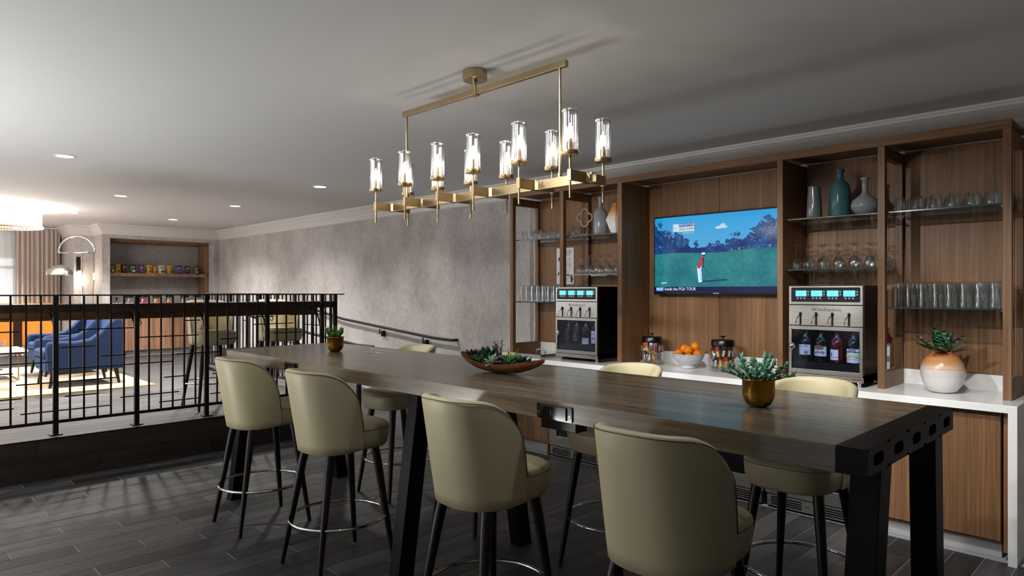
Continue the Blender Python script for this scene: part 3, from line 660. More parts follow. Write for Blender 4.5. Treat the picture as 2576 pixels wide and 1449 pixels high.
def dispenser(xc, yf, label, side, kind):
    W = .506; h = .655; y0 = 0; t = thing('wine_dispenser', label, 'wine dispenser', (xc, yf, .91)); w2 = W / 2; zb = .035
    body = MB()   # hollow cooler cabinet: shell walls around an open bottle chamber
    body.box(-w2, w2, .012, .40, zb + .37, zb + h).box(-w2, w2, .34, .40, zb, zb + .37).box(-w2, -w2 + .012, .012, .34, zb, zb + .37).box(w2 - .012, w2, .012, .34, zb, zb + .37).box(-w2, w2, .012, .34, zb, zb + .05)
    body.build('body', side, t)
    for sx_ in (-1, 1):
        for yy_ in (.04, .36): MB().lathe([(0, -zb + .0), (.011, -zb), (.011, -.012), (.016, -.01), (.016, 0), (0, 0)], 12, (sx_ * (w2 - .04), yy_, zb)).build('foot', CHROME, t, smooth=40)
    f0, f1 = .0, .012
    Z = lambda q: zb + h * (1 - q)
    tp = MB().box(-w2 + .006, w2 - .006, f0, f1, Z(.205), Z(.008)).build('control_panel', STEEL, t, bevel=.0015)
    MB().prism(rrect((W - .045) / 2, h * .077, .006), 'y', -.001, .002).xf(Matrix.Translation((0, 0, Z(.1)))).build('display_panel', NAVY, tp)
    for k in range(4):
        xk = -w2 + .092 + .1075 * k
        MB().box(xk - .038, xk + .038, -.0022, -.001, Z(.118), Z(.055)).build('lcd_screen', LED, tp)
        bt = MB()
        for j in (-1, 0, 1): bt.lathe([(.0045, 0), (.006, 0), (.006, .0006), (.0045, .0006)], 12, (xk + .024 * j, Z(.137), 0)); bt.add([(xk + .024 * j - .002, Z(.14), .0004), (xk + .024 * j + .002, Z(.14), .0004), (xk + .024 * j, Z(.133), .0004)], [(0, 1, 2)])
        for j in (0, 1): bt.lathe([(.0045, 0), (.006, 0), (.006, .0006), (.0045, .0006)], 12, (xk + .05, Z(.068 + .03 * j), 0)); bt.add([(xk + .048, Z(.068 + .03 * j), .0004), (xk + .052, Z(.066 + .03 * j), .0004), (xk + .052, Z(.07 + .03 * j), .0004)], [(0, 1, 2)])
        bt.xf(Matrix(((1, 0, 0, 0), (0, 0, -1, -.0012), (0, 1, 0, 0), (0, 0, 0, 1)))).build('button_ring', LEDW, tp)
        for s_, zz in (('-- -- --', .07), ('_ _ _', .085), ('---', .105)): text('lettering', s_, .012, mat('lcd_ink', '1c5a66', .5) if k == 0 and zz == .07 else bpy.data.materials['lcd_ink'], tp, (xk, -.0024, Z(zz)), (PI / 2, 0, 0), depth=.0002)
    mp_ = MB().box(-w2 + .006, w2 - .006, f0, f1, Z(.43), Z(.213)).build('tap_panel', STEEL, t, bevel=.0015)
    text('lettering', 'WineStation', .034, INK, mp_, (0.01, -.0005, Z(.258)), (PI / 2, 0, 0), space=1.25, sx=.92)
    for k in range(4):
        xk = -w2 + .088 + .1085 * k
        tpz = MB().box(xk - .006, xk + .006, -.003, .0, Z(.425), Z(.32)).build('tap', BLKP, mp_)
        MB().lathe([(0, 0), (.007, 0), (.009, .012), (.006, .024), (0, .026)], 12, (xk, -.006, Z(.325))).build('tap_knob', BLKP, mp_, smooth=True)
        MB().tube([(xk, -.004, Z(.318)), (xk - .006, -.02, Z(.33)), (xk - .014, -.035, Z(.36)), (xk - .018, -.04, Z(.41))], .0035, 8).build('spout', CHROME, mp_, smooth=True)
    d = MB(); a, b_ = Z(.945), Z(.437); r_ = .03
    d.box(-w2 + .006, -w2 + .026, f0 - .003, f1, a, b_).box(w2 - .026, w2 - .006, f0 - .003, f1, a, b_).box(-w2 + .026, w2 - .026, f0 - .003, f1, a, a + .03).box(-w2 + .026, w2 - .026, f0 - .003, f1, b_ - .026, b_)
    dr = d.build('door', STEEL, t, bevel=.0015)
    MB().box(-w2 + .026, w2 - .026, .004, .007, a + .03, b_ - .026).build('door_glass', DOORG, dr)
    MB().lathe([(0, 0), (.012, 0), (.014, .004), (.01, .006), (0, .006)], 16).xf(Matrix.Translation((-w2 + .028, -.003, Z(.66))) @ Matrix.Rotation(PI / 2, 4, 'X')).build('lock', CHROME, dr, smooth=30)
    MB().prism([(.024 * math.cos(x_), .024 * math.sin(x_)) for x_ in [PI * k / 8 - PI / 2 for k in range(9)]], 'y', -.0025, .004).xf(Matrix.Translation((-w2 + .024, 0, Z(.66)))).build('lock_plate', STEEL, dr)
    lw = MB().box(-w2 + .002, w2 - .002, f0, f1, zb, Z(.952)).build('lower_trim', STEEL, t, bevel=.0015)
    text('emblem', 'NAPA', .018, INK, lw, (w2 - .045, -.0006, zb + .02), (PI / 2, 0, 0), sx=1.25, depth=.001)
    MB().box(w2 - .08, w2 - .012, -.0008, .0, zb + .006, zb + .0095).build('emblem_bar', RED, lw)
    MB().box(-w2 + .03, w2 - .03, .022, .032, zb + .352, zb + .358).build('strip_lamp', LIT, t)
    # bottles stand inside: things of their own
    for k in range(4):
        spec = kind[k]; xk = xc - w2 + .088 + .1085 * k
        bt = thing('wine_bottle', spec['label'], 'bottle', (xk, yf + .095, .91 + zb + .117)); bt.scale = (1.2, 1.2, .8)
        inst('glass_body', bott[spec['m'].name], bt)
        spec['f'](bt)
        for c_ in bt.children:
            if not c_.name.startswith('glass_body'): c_.location.z -= .02
    MB().box(-w2 + .014, w2 - .014, .03, .33, zb + .0505, zb + .116).build('bottle_stand', BLKP, t)
def tl(parent, s_, z, size, m=INK, sx=.8): text('lettering', s_, size, m, parent, (0, -.0386, z), (PI / 2, 0, 0), depth=.0003, sx=sx)
def f_a(t): lab(t, .075, .165, -62, 62, LBW); tl(t, 'YALUMBA', .152, .014); tl(t, 'The Y Series', .13, .007, LGR); tl(t, 'Viognier', .118, .007, LGR); MB().prism([(.002, .085), (.03, .09), (.02, .1), (.03, .115), (.012, .108), (.006, .12), (.004, .1)], 'y', -.0388, -.0384).build('emblem', LGR, t)
def f_b(t):
    lab(t, .07, .155, -64, 64, LBW); MB().prism([(.026 * math.cos(a), .148 + .02 * math.sin(a)) for a in [2 * PI * k / 20 for k in range(20)]], 'y', -.0392, -.0386).build('emblem', LBB, t)
    MB().prism([(-.03, .098), (.03, .098), (.03, .112), (.018, .112), (.015, .12), (.01, .112), (-.005, .112), (-.01, .122), (-.014, .112), (-.03, .108)], 'y', -.0388, -.0384).build('emblem', LGR, t); tl(t, 'CHARDONNAY', .083, .008, LGR)
def f_c(t): lab(t, .045, .135, -75, 25, LBW); text('lettering', 'f', .05, INK, t, (-.02, -.039, .09), (PI / 2, 0, 0), depth=.0003, sx=.5); text('lettering', 'VINEYARDS', .009, INK, t, (-.004, -.0388, .07), (PI / 2, 0, 0), depth=.0003, sx=.8)
def f_d(t):
    lab(t, .03, .118, -62, 62, LBW); lab(t, .125, .148, -62, 62, LBW); MB().prism([(.02 * math.cos(a), .137 + .018 * math.sin(a)) for a in [2 * PI * k / 8 + .39 for k in range(8)]], 'y', -.0392, -.0386).build('emblem', LGR, t)
    MB().box(-.028, .028, -.0388, -.0384, .078, .1).build('label_band', LBY, t); text('lettering', 'ROMBAUER', .013, LGR, t, (0, -.039, .089), (PI / 2, 0, 0), depth=.0003, sx=.8); tl(t, 'CHARDONNAY', .06, .008, LGR)
def f_e(t): lab(t, .06, .19, -60, 60, LBK); [text('lettering', s_, .013, LGR, t, (0, -.0385, z), (PI / 2, 0, 0), depth=.0003, sx=.8) for s_, z in (('~ % ~ &', .175), ('& ~ % ~', .155), ('% & ~ %', .135), ('~ & % ~', .115), ('SYRAH', .075))]
def f_f(t): lab(t, .06, .19, -60, 60, LBK); MB().prism([(-.012, .1), (.0, .09), (.014, .11), (.004, .13), (.012, .145), (-.004, .15), (-.01, .13)], 'y', -.0388, -.0384).build('emblem', RED, t); tl(t, 'CABERNET', .075, .01, LBW)
def f_g(t): lab(t, .03, .1, -70, 60, LBW); tl(t, 'JORDAN', .08, .015); tl(t, 'Cabernet', .055, .007, LGR)
def f_h(t): lab(t, .045, .185, -55, 55, LBW); tl(t, 'noble', .15, .018); MB().prism([(-.028, .095), (0, .118), (.028, .098), (.02, .09), (.0, .1), (-.02, .086)], 'y', -.0388, -.0384).build('emblem', LGR, t); tl(t, 'RED WINE', .065, .008, LGR)
dispenser(-3.99, 4.76, 'stainless four bottle wine dispenser in the left bay of the shelving', BLKP,
    [dict(m=BOTD, f=f_e, label='dark wine bottle with ornate black label, leftmost in left dispenser'), dict(m=BOTD, f=f_f, label='dark wine bottle with red emblem label, second in left dispenser'),
     dict(m=BOTD, f=f_g, label='dark wine bottle with low square white label in left dispenser'), dict(m=BOTD, f=f_h, label='wine bottle with tall white landscape label at left dispenser right end')])
DKB = mat('dark_brown_casing', '1c0f0c', .4)
dispenser(-1.787, 4.80, 'stainless four bottle wine dispenser beside the rightmost shelving bay', DKB,
    [dict(m=BOTG, f=f_a, label='green wine bottle with pale insect label, leftmost in right dispenser'), dict(m=BOTG, f=f_b, label='wine bottle with bronze oval over a chateau label in right dispenser'),
     dict(m=BOTR, f=f_c, label='pink rose wine bottle with cream label in the right dispenser'), dict(m=BOTG, f=f_d, label='green wine bottle with yellow banded label, rightmost in right dispenser')])

# ---- gas cylinder, warming tray
gc = thing('gas_cylinder', 'grey gas cylinder with maroon shoulder beside the right dispenser', 'gas cylinder', (-1.53, 5.24, .9105))
gc.scale = (.6, .6, 1)
MB().lathe([(0, 0), (.058, 0), (.06, .006), (.06, .28), (0, .28)], 24).build('cylinder_body', mat('grey_steel_paint', '77777a', .35), gc, smooth=40)
MB().lathe([(.06, .28), (.058, .31), (.04, .345), (.02, .36), (.02, .375), (0, .375)], 24).build('shoulder', mat('maroon_paint', '4a1030', .3), gc, smooth=40)
MB().lathe([(0, .375), (.012, .375), (.012, .4), (.02, .402), (.02, .415), (0, .416)], 12).build('valve', BRASS, gc, smooth=30)
for z0, z1, m_ in ((.19, .26, LBW), (.04, .15, LBW)): lab(gc, z0, z1, 10, 60, m_, .0605)
tr = thing('warming_tray', 'flat steel serving tray with lid handle at the left end of worktop', 'tray', (-4.66, 4.98, .911))
MB().box(-.22, .22, -.21, .24, 0, .018).build('tray_base', STEEL, tr, bevel=.004); MB().box(-.205, .205, -.2, .22, .018, .026).build('lid', CHROME, tr, bevel=.003)
MB().tube([(.02, -.06, .026), (.02, -.06, .055), (.05, -.06, .066), (.11, -.06, .066), (.14, -.06, .055), (.14, -.06, .026)], .006, 10).build('handle', CHROME, tr, smooth=True)

# ---- candy jars
WRP = mat('red_wrapper', 'a3291c', .28, coat=.3); WRO = mat('orange_wrapper', 'c24a1c', .28, coat=.3); WRS = mat('silver_wrapper', 'b9b9bd', .25, .6); WRB = mat('brown_wrapper', '3a1c1a', .3, coat=.3); WYL = mat('yellow_print', 'c9c22e', .5); WWH = mat('white_print', 'd8d8d8', .5)
def bar_mesh(m0):
    s = MB(); L_, W_, T_ = .046, .0135, .0065
    rings = []
    for t in (-1, -.82, -.7, .7, .82, 1):
        k = .12 if abs(t) > .9 else (.35 if abs(t) > .75 else 1); ww_ = W_ * (1.05 if abs(t) > .75 else 1)
        rings.append([(x * ww_, y * T_ * k, t * L_) for x, y in ((-1, -.6), (-.6, -1), (.6, -1), (1, -.6), (1, .6), (.6, 1), (-.6, 1), (-1, .6))])
    s.loft(rings, 0); s.box(-.0075, .0075, -.0072, .0072, -.022, .020, 1); return s
bars = [bar_mesh(None).mesh('candy_bar', [a, b_]) for a, b_ in ((WRP, WYL), (WRO, WYL), (WRB, WWH), (WRS, WRP))]
def candy_jar(x, y, sc_, label, who, n, seed):
    rnd = random.Random(seed); t = thing('candy_jar', label, 'jar', (x, y, .911)); t.scale = (sc_,) * 3
    MB().lathe([(0, 0), (.075, 0), (.088, .008), (.095, .03), (.095, .12), (.088, .145), (.07, .16), (.067, .17), (.063, .17), (.066, .158), (.084, .143), (.091, .12), (.091, .03), (.084, .011), (0, .006)], 32).build('glass_body', GLASS, t, smooth=True)
    MB().lathe([(0, .163), (.07, .163), (.077, .168), (.077, .205), (.072, .212), (.03, .214), (.0, .214)], 32).build('lid', BLKP, t, smooth=40)
    MB().lathe([(0, .213), (.009, .213), (.007, .228), (.02, .233), (.02, .237), (0, .238)], 16).build('knob', BLKP, t, smooth=40)
    k = 0
    for ring, rr_, cnt, tilt in ((0, .074, 14, .28), (1, .052, 10, .25), (2, .028, 5, .2)):
        for lay in range(2):
            for i in range(cnt):
                if k >= n: break
                a = 2 * PI * (i + .5 * lay + rnd.random() * .3) / cnt
                m_ = bars[rnd.choice([0, 0, 1, 1, 2, 2, 3])] if rr_ > .06 else bars[rnd.choice([0, 0, 1, 2])]
                o = inst('candy_bar', m_, None, (x + sc_ * rr_ * math.cos(a), y + sc_ * rr_ * math.sin(a), .911 + sc_ * (.056 + .074 * lay * .9 + rnd.uniform(-.003, .004))), (rnd.uniform(-tilt, tilt), rnd.uniform(-tilt, tilt), a + PI / 2 + rnd.uniform(-.2, .2)), sc_ * .97)
                tag(o, 'wrapped candy bar inside the ' + who, 'candy bar', 'wrapped candy bars in the ' + who); k += 1
candy_jar(-3.405, 5.12, 1.14, 'left round glass candy jar with black lid beside the niche wall', 'left candy jar', 44, 3)
candy_jar(-2.68, 5.05, 1.2, 'right round glass candy jar with black lid beside the orange bowl', 'right candy jar', 44, 8)
# ---- fruit bowl
fb = thing('fruit_bowl', 'white footed ceramic bowl with scroll relief holding oranges', 'bowl', (-2.985, 5.03, .911))
CERS = mat('scroll_ceramic', 'cfd1d8', .22); nt = CERS.node_tree; vv = nt.nodes.new('ShaderNodeTexVoronoi'); vv.feature = 'DISTANCE_TO_EDGE'; vv.inputs['Scale'].default_value = 34; nt.links.new(coords(nt).outputs[0], vv.inputs['Vector']); bump_n(nt, nt.nodes['Principled BSDF'], ramp(nt, vv.outputs[0], [(0, '000000'), (.12, 'ffffff')]).outputs[0], .7, .004)
MB().lathe([(0, 0), (.055, 0), (.062, .006), (.056, .018), (.05, .026), (.085, .042), (.115, .07), (.131, .10), (.134, .118), (.138, .122), (.132, .124), (.124, .10), (.105, .07), (.07, .044), (0, .036)], 40).build('bowl', CERS, fb, smooth=True)
orm = MB().lathe([(0, -.0375), (.012, -.036), (.024, -.030), (.034, -.018), (.0385, 0), (.034, .018), (.024, .030), (.012, .036), (.003, .0362), (0, .0355)], 24).mesh('orange', SKIN_OR, True)
osp = [(-.086, -.01, .118, 'leftmost orange in the white bowl'), (.088, .0, .122, 'rightmost orange in the white bowl'), (-.045, -.07, .095, 'low orange at the front left of the bowl, mostly hidden by its rim'), (.045, -.07, .097, 'low orange at the front right of the bowl, mostly hidden by its rim'),
       (-.055, .035, .155, 'upper left orange resting on the pile in the bowl'), (.01, -.02, .150, 'middle orange in front of the two uppermost ones'), (.038, .048, .178, 'topmost orange on the pile in the bowl'), (0, .075, .11, 'orange at the back of the bowl behind the pile'), (0, 0, .075, 'orange at the bottom of the bowl beneath the pile')]
for x, y, z, l_ in osp: tag(inst('orange', orm, None, (-2.985 + x, 5.03 + y, .911 + z), (random.random(), random.random(), random.random())), l_, 'orange', 'oranges in the white bowl')
# ---- potted plants
def leaf_mesh(name, L_, W_, T_, m, cup=.0, pw=.8):
    rings = []
    for t in (0.0, .12, .35, .6, .82, .95, 1.0):
        wd = W_ * (math.sin(PI * min(t, .999) ** pw) * .97 + .03) if t < 1 else W_ * .02; th = T_ * (1 - .7 * t)
        rings.append([(wd * math.cos(a), L_ * t, th * math.sin(a) + cup * t * t * L_ + abs(math.cos(a)) * wd * .25) for a in [2 * PI * k / 6 for k in range(6)]])
    return MB().loft(rings).mesh(name, m, True)
def green(name, a, b_, rough=.35, edge=None):
    m = mat(name, a, rough, coat=.1); nt = m.node_tree; oi = nt.nodes.new('ShaderNodeObjectInfo')
    r = ramp(nt, oi.outputs['Random'], [(0, a), (1, b_)]); nt.links.new(r.outputs[0], m.node_tree.nodes['Principled BSDF'].inputs['Base Color']); return m
J1 = leaf_mesh('leaf', .030, .0095, .0025, green('jade_leaf', '2f6a1e', '63a03c'), .1); J2 = leaf_mesh('leaf', .023, .0112, .0022, green('blue_green_leaf', '4c8a6c', '8fc0a6'), .05, .62)
POTP = [(0, 0), (.028, 0), (.044, .008), (.056, .028), (.060, .05), (.060, .10), (.0645, .103), (.0645, .108), (.059, .108), (.056, .09), (0, .085)]
potm = MB().lathe(POTP, 40).mesh('brass_pot', BRASSP, True)
def leafy(root, z0, stems, lf, spread_, hgt, seed, per, sc=1.0):
    r = random.Random(seed); st = []
    for k in range(stems):
        a = 2 * PI * (k + r.random() * .6) / stems; tilt = spread_ * (.25 + .75 * r.random()); h = hgt * r.uniform(.6, 1)
        p0 = Vector((.022 * math.cos(a), .022 * math.sin(a), z0)); dirv = Vector((math.cos(a) * math.sin(tilt), math.sin(a) * math.sin(tilt), math.cos(tilt)))
        pts = [p0 + dirv * h * s_ + Vector((0, 0, -.18 * tilt * h * s_ * s_)) for s_ in (0, .33, .66, 1)]
        MB().tube(pts, [.0028, .0024, .002, .0014], 6).build('stem', STEMM, root, smooth=True)
        for i in range(per):
            s_ = .22 + .78 * (i + r.random() * .5) / per; s_ = min(s_, 1); j = min(int(s_ * 3), 2); p = pts[j].lerp(pts[j + 1], s_ * 3 - j)
            aa = r.random() * 2 * PI; el = r.uniform(.1, 1.1) if i < per - 2 else 1.2
            v = (Vector((math.cos(aa), math.sin(aa), 0)) * math.cos(el) + Vector((0, 0, 1)) * math.sin(el)).normalized()
            q = v.to_track_quat('Y', 'Z') @ Matrix.Rotation(r.uniform(-.5, .5), 3, 'Y').to_quaternion()
            inst('leaf', lf, root, p, q.to_euler(), sc * r.uniform(.75, 1.15))
STEMM = mat('plant_stem', '5a4a28', .6)
TZ = 1.1155
pp = thing('potted_jade_plant', 'bright green jade plant in a small brass pot at the far table end', 'potted plant', (-4.43, 2.54, TZ + .0005))
inst('pot', potm, pp); MB().lathe([(0, .088), (.056, .088), (.056, .08), (0, .08)], 20).build('soil', SOIL, pp); leafy(pp, .086, 13, J1, .8, .12, 5, 9)
pp = thing('potted_jade_plant', 'blue green round leaved plant in a brass pot near the table cap', 'potted plant', (-1.175, 2.494, TZ + .0005))
inst('pot', potm, pp); MB().lathe([(0, .088), (.056, .088), (.056, .08), (0, .08)], 20).build('soil', SOIL, pp); leafy(pp, .086, 20, J2, 1.1, .14, 11, 12)
# snake plant vase
vt = thing('planted_vase', 'round orange and white ombre vase with dark snake plant on the worktop', 'vase with plant', (-1.125, 4.99, .9108)); vt.scale = (1.16,) * 3
VOM = ombre('vase_glaze', [(.42, 'dedcdb'), (.62, 'd8cfca'), (.76, 'cf9a6c'), (1, 'b8703c')], 0, .27)
VOM.node_tree.nodes['Principled BSDF'].inputs['Roughness'].default_value = .25
MB().lathe([(0, 0), (.045, 0), (.07, .012), (.095, .05), (.107, .10), (.108, .125), (.098, .165), (.075, .198), (.05, .218), (.045, .226), (.040, .226), (.044, .21), (0, .2)], 48).build('vase', VOM, vt, smooth=True)
SNK = mat('snake_plant_leaf', '10301c', .22, coat=.3); nt = SNK.node_tree; wv = nt.nodes.new('ShaderNodeTexWave'); wv.bands_direction = 'Y'; wv.inputs['Scale'].default_value = 14; wv.inputs['Distortion'].default_value = 7; nt.links.new(coords(nt).outputs[0], wv.inputs['Vector'])
nt.links.new(ramp(nt, wv.outputs[1], [(.4, '0b2616'), (.8, '3f7a58')]).outputs[0], nt.nodes['Principled BSDF'].inputs['Base Color'])
sl = leaf_mesh('leaf', .15, .034, .003, SNK, .12, .85); r = random.Random(2)
for k in range(17):
    a = 2 * PI * k / 8.5 + r.random() * .3; el = (.15, .55, 1.05)[k % 3] + r.uniform(-.1, .15)
    v = Vector((math.cos(a) * math.cos(el), math.sin(a) * math.cos(el), math.sin(el))); inst('leaf', sl, vt, (.018 * math.cos(a), .018 * math.sin(a), .215), v.to_track_quat('Y', 'Z').to_euler(), r.uniform(.75, 1.05))
# succulent boat
bt = thing('succulent_bowl', 'long wooden boat shaped bowl of mixed succulents on the table', 'planter', (-2.65, 2.52, TZ + .0005))
BOWLW = wood('bowl_wood', '5a3216', '8a4f28', 'a9683a', (30, 8, 30), .5); ra = []; 
def boat(off, lift):
    R_ = []
    for i in range(17):
        t = -1 + 2 * i / 16; L_ = .33 * t; wd = (.085 * (1 - abs(t) ** 2.2) ** .8 + .004) - off * (1 - abs(t)); keel = .088 * abs(t) ** 2.4 * (1 if t < 0 else .9) + lift * (1 - abs(t)); rim = .052 + .045 * abs(t) ** 1.7
        R_.append([(L_, wd * math.cos(a), keel + (rim - keel) * (1 - math.sin(a) ** .9 if a < PI else 1)) for a in [PI * k / 10 for k in range(11)]])
    return R_
outer = boat(0, 0); inner = boat(.008, .02)
sb = MB().loft([o_ + i_[::-1] for o_, i_ in zip(outer, inner)]); sb.build('wooden_bowl', BOWLW, bt, smooth=50)
MB().lathe([(0, .046), (.2, .044), (.2, .03), (0, .03)], 24, sx=1, sy=.3).build('soil', SOIL, bt)
def rosette(x, y, z, m, L_, n, seed, tilt=0, el0=.25):
    r = random.Random(seed); lf = leaf_mesh('leaf', L_, L_ * .27, L_ * .08, m, .15, .95)
    for k in range(n):
        a = k * 2.4; e = el0 + 1.0 * k / n; v = Vector((math.cos(a) * math.cos(e), math.sin(a) * math.cos(e), math.sin(e)))
        v.rotate(Matrix.Rotation(tilt, 3, 'X')); inst('leaf', lf, bt, (x, y, z), v.to_track_quat('Y', 'Z').to_euler(), 1.15 - .5 * k / n)
SG1 = mat('succulent_pale', '8fa89a', .4); SG2 = mat('succulent_green', '3f7a34', .38); SG3 = mat('succulent_maroon', '4a2a30', .4); SG4 = mat('succulent_dark', '1f4a34', .38); SG5 = mat('sedum_green', '5da03c', .45); SG6 = mat('succulent_grey', '6a7c84', .4)
rosette(-.22, -.005, .07, SG3, .062, 14, 1); rosette(-.17, -.03, .055, SG2, .05, 14, 2); rosette(-.20, .03, .08, SG6, .045, 12, 3)
rosette(-.08, -.02, .06, SG4, .085, 12, 4, 0, .7); rosette(-.11, -.045, .05, SG2, .045, 14, 5); rosette(.0, -.05, .055, SG1, .06, 20, 6, .5, .1); rosette(.01, .02, .06, SG6, .05, 14, 12)
rosette(.12, -.035, .055, SG2, .062, 16, 7, .2, .3); rosette(.18, -.01, .06, SG4, .062, 14, 8, 0, .25); rosette(.22, .0, .062, SG4, .04, 12, 9); rosette(-.05, .03, .06, SG2, .05, 12, 10)
r = random.Random(9); dl = leaf_mesh('leaf', .022, .006, .0012, SG3, .1); sd = leaf_mesh('leaf', .011, .0032, .001, SG5, .1)
for k in range(6):
    x = -.045 + .018 * (k % 3) + r.uniform(-.01, .01); y = .0 + .02 * (k // 3); h = r.uniform(.07, .13); lx, ly = r.uniform(-.03, .03), r.uniform(-.02, .02)
    MB().tube([(x, y, .05), (x + lx * .4, y, .05 + h * .5), (x + lx, y + ly, .05 + h)], .002, 5).build('stem', SG3, bt)
    for j in range(7):
        s_ = .4 + .1 * j; v = Vector((math.cos(j * 2.2 + k), math.sin(j * 2.2 + k), .35)); inst('leaf', dl, bt, (x + lx * s_, y + ly * s_, .05 + h * s_), v.to_track_quat('Y', 'Z').to_euler())
for k in range(9):
    x = .055 + .016 * (k % 5) + r.uniform(-.01, .01); y = .0 + .022 * (k // 5); h = r.uniform(.05, .10); lx = r.uniform(-.02, .045)
    MB().tube([(x, y, .05), (x + lx, y, .05 + h)], .0012, 5).build('stem', SG5, bt)
    for j in range(12):
        s_ = .2 + .8 * j / 11; v = Vector((math.cos(j * 2.4 + k), math.sin(j * 2.4 + k), .6)); inst('leaf', sd, bt, (x + lx * s_, y, .05 + h * s_), v.to_track_quat('Y', 'Z').to_euler())
# ================================================================ COMMUNAL TABLE
X0, X1, Y0, Y1, TB = -5.128, -.7226, 2.023, 2.979, 1.037
tb = thing('communal_table', 'long dark oak bar height communal table with black end caps', 'table', (-2.93, 2.5, 0))
def LT(mb): return mb.xf(Matrix.Translation((2.93, -2.5, 0)))
top_ = thing('tabletop', None, None); top_.parent = tb; nb = 7; bw = (Y1 - Y0) / nb
for k in range(nb):
    LT(MB().box(X0, X1, Y0 + bw * k + .0003, Y0 + bw * (k + 1) - .0003, TB, TZ)).build('board', TABW, top_, bevel=.0012)
def cap(xa, xb, out):
    mb = MB(); yc = (Y0 + Y1) / 2; xo, xi = (xb, xa) if out > 0 else (xa, xb)
    mb.add([(xi, Y0, TB), (xi, Y1, TB), (xi, Y1, TZ), (xi, Y0, TZ)], [(0, 1, 2, 3)])
    for zz in (TB, TZ): mb.add([(xi, Y0, zz), (xi, Y1, zz), (xo, Y1, zz), (xo, Y0, zz)], [(0, 1, 2, 3)])
    for yy in (Y0, Y1): mb.add([(xi, yy, TB), (xo, yy, TB), (xo, yy, TZ), (xi, yy, TZ)], [(0, 1, 2, 3)])
    n = 5; cw = (Y1 - Y0) / n; zc = (TB + TZ) / 2; H2 = (TZ - TB) / 2
    for k in range(n):
        y = Y0 + cw * (k + .5); sq = []; ho = []
        for i in range(24):
            a = 2 * PI * i / 24 + PI / 24; ca, sa = math.cos(a), math.sin(a); q = max(abs(ca), abs(sa))
            sq.append((xo, y + cw / 2 * ca / q, zc + H2 * sa / q)); ho.append((y + .028 * math.copysign(1, ca) * (1 if abs(ca) > .5 else abs(ca) * 2) + .018 * ca, zc + .0185 * sa))
        ins = xo - out * .03
        mb.add(sq + [(xo, *h) for h in ho] + [(ins, *h) for h in ho], [(i, (i + 1) % 24, 24 + (i + 1) % 24, 24 + i) for i in range(24)] + [(24 + i, 24 + (i + 1) % 24, 48 + (i + 1) % 24, 48 + i) for i in range(24)] + [tuple(range(48, 72))])
    return LT(mb).build('end_cap', BLKW, tb)
cap(X1 + .0005, -.637, 1); cap(-5.214, X0 - .0005, -1)
def tleg(xt, yt, xb, yb, sx=.085, sy=.10):
    P = lambda x, y, z: [(x - sx / 2, y - sy / 2, z), (x + sx / 2, y - sy / 2, z), (x + sx / 2, y + sy / 2, z), (x - sx / 2, y + sy / 2, z)]
    LT(MB().hexa(P(xb, yb, 0), P(xt, yt, TB))).build('leg', BLKW, tb, bevel=.002)
tleg(-.685, 2.21, -.70, 2.08); tleg(-.685, 2.80, -.705, 2.93)
tleg(-2.93, 2.20, -2.93, 2.06); tleg(-2.93, 2.80, -2.91, 2.95)
tleg(-5.08, 2.20, -5.05, 2.06); tleg(-5.08, 2.80, -5.04, 2.94)
LT(MB().box(-5.08, -.74, 2.44, 2.56, TB - .05, TB)).build('stretcher_beam', BLKW, tb)
def outlet(x0, x1, label, cord=False):
    t = thing('power_outlet', label, 'power outlet', ((x0 + x1) / 2, Y0, 1.07)); w2 = (x1 - x0) / 2
    MB().prism(rrect(w2, .030, .006), 'y', -.006, 0).build('plate', BLKG, t); MB().prism(rrect(w2 * .72, .026, .004), 'y', -.012, -.006).build('cover', BLKG, t, bevel=.001)
    MB().box(-w2, w2, .02, .09, -.075, -.033).build('junction_box', BLKP, t, bevel=.003)
    for x in (-.012, .012): MB().box(x - .001, x + .001, -.0135, -.012, -.010, .010).build('slot', STEEL, t)
    for x in (-w2 * .88, w2 * .88): MB().lathe([(0, 0), (.003, 0), (.003, .0015), (0, .0015)], 8).xf(Matrix.Translation((x, -.006, -.005)) @ Matrix.Rotation(PI / 2, 4, 'X')).build('screw', CHROME, t)
outlet(-1.90, -1.712, 'black power outlet plate on the table edge between the two nearest stools')
outlet(-4.165, -3.99, 'black power outlet plate on the far part of the table edge')

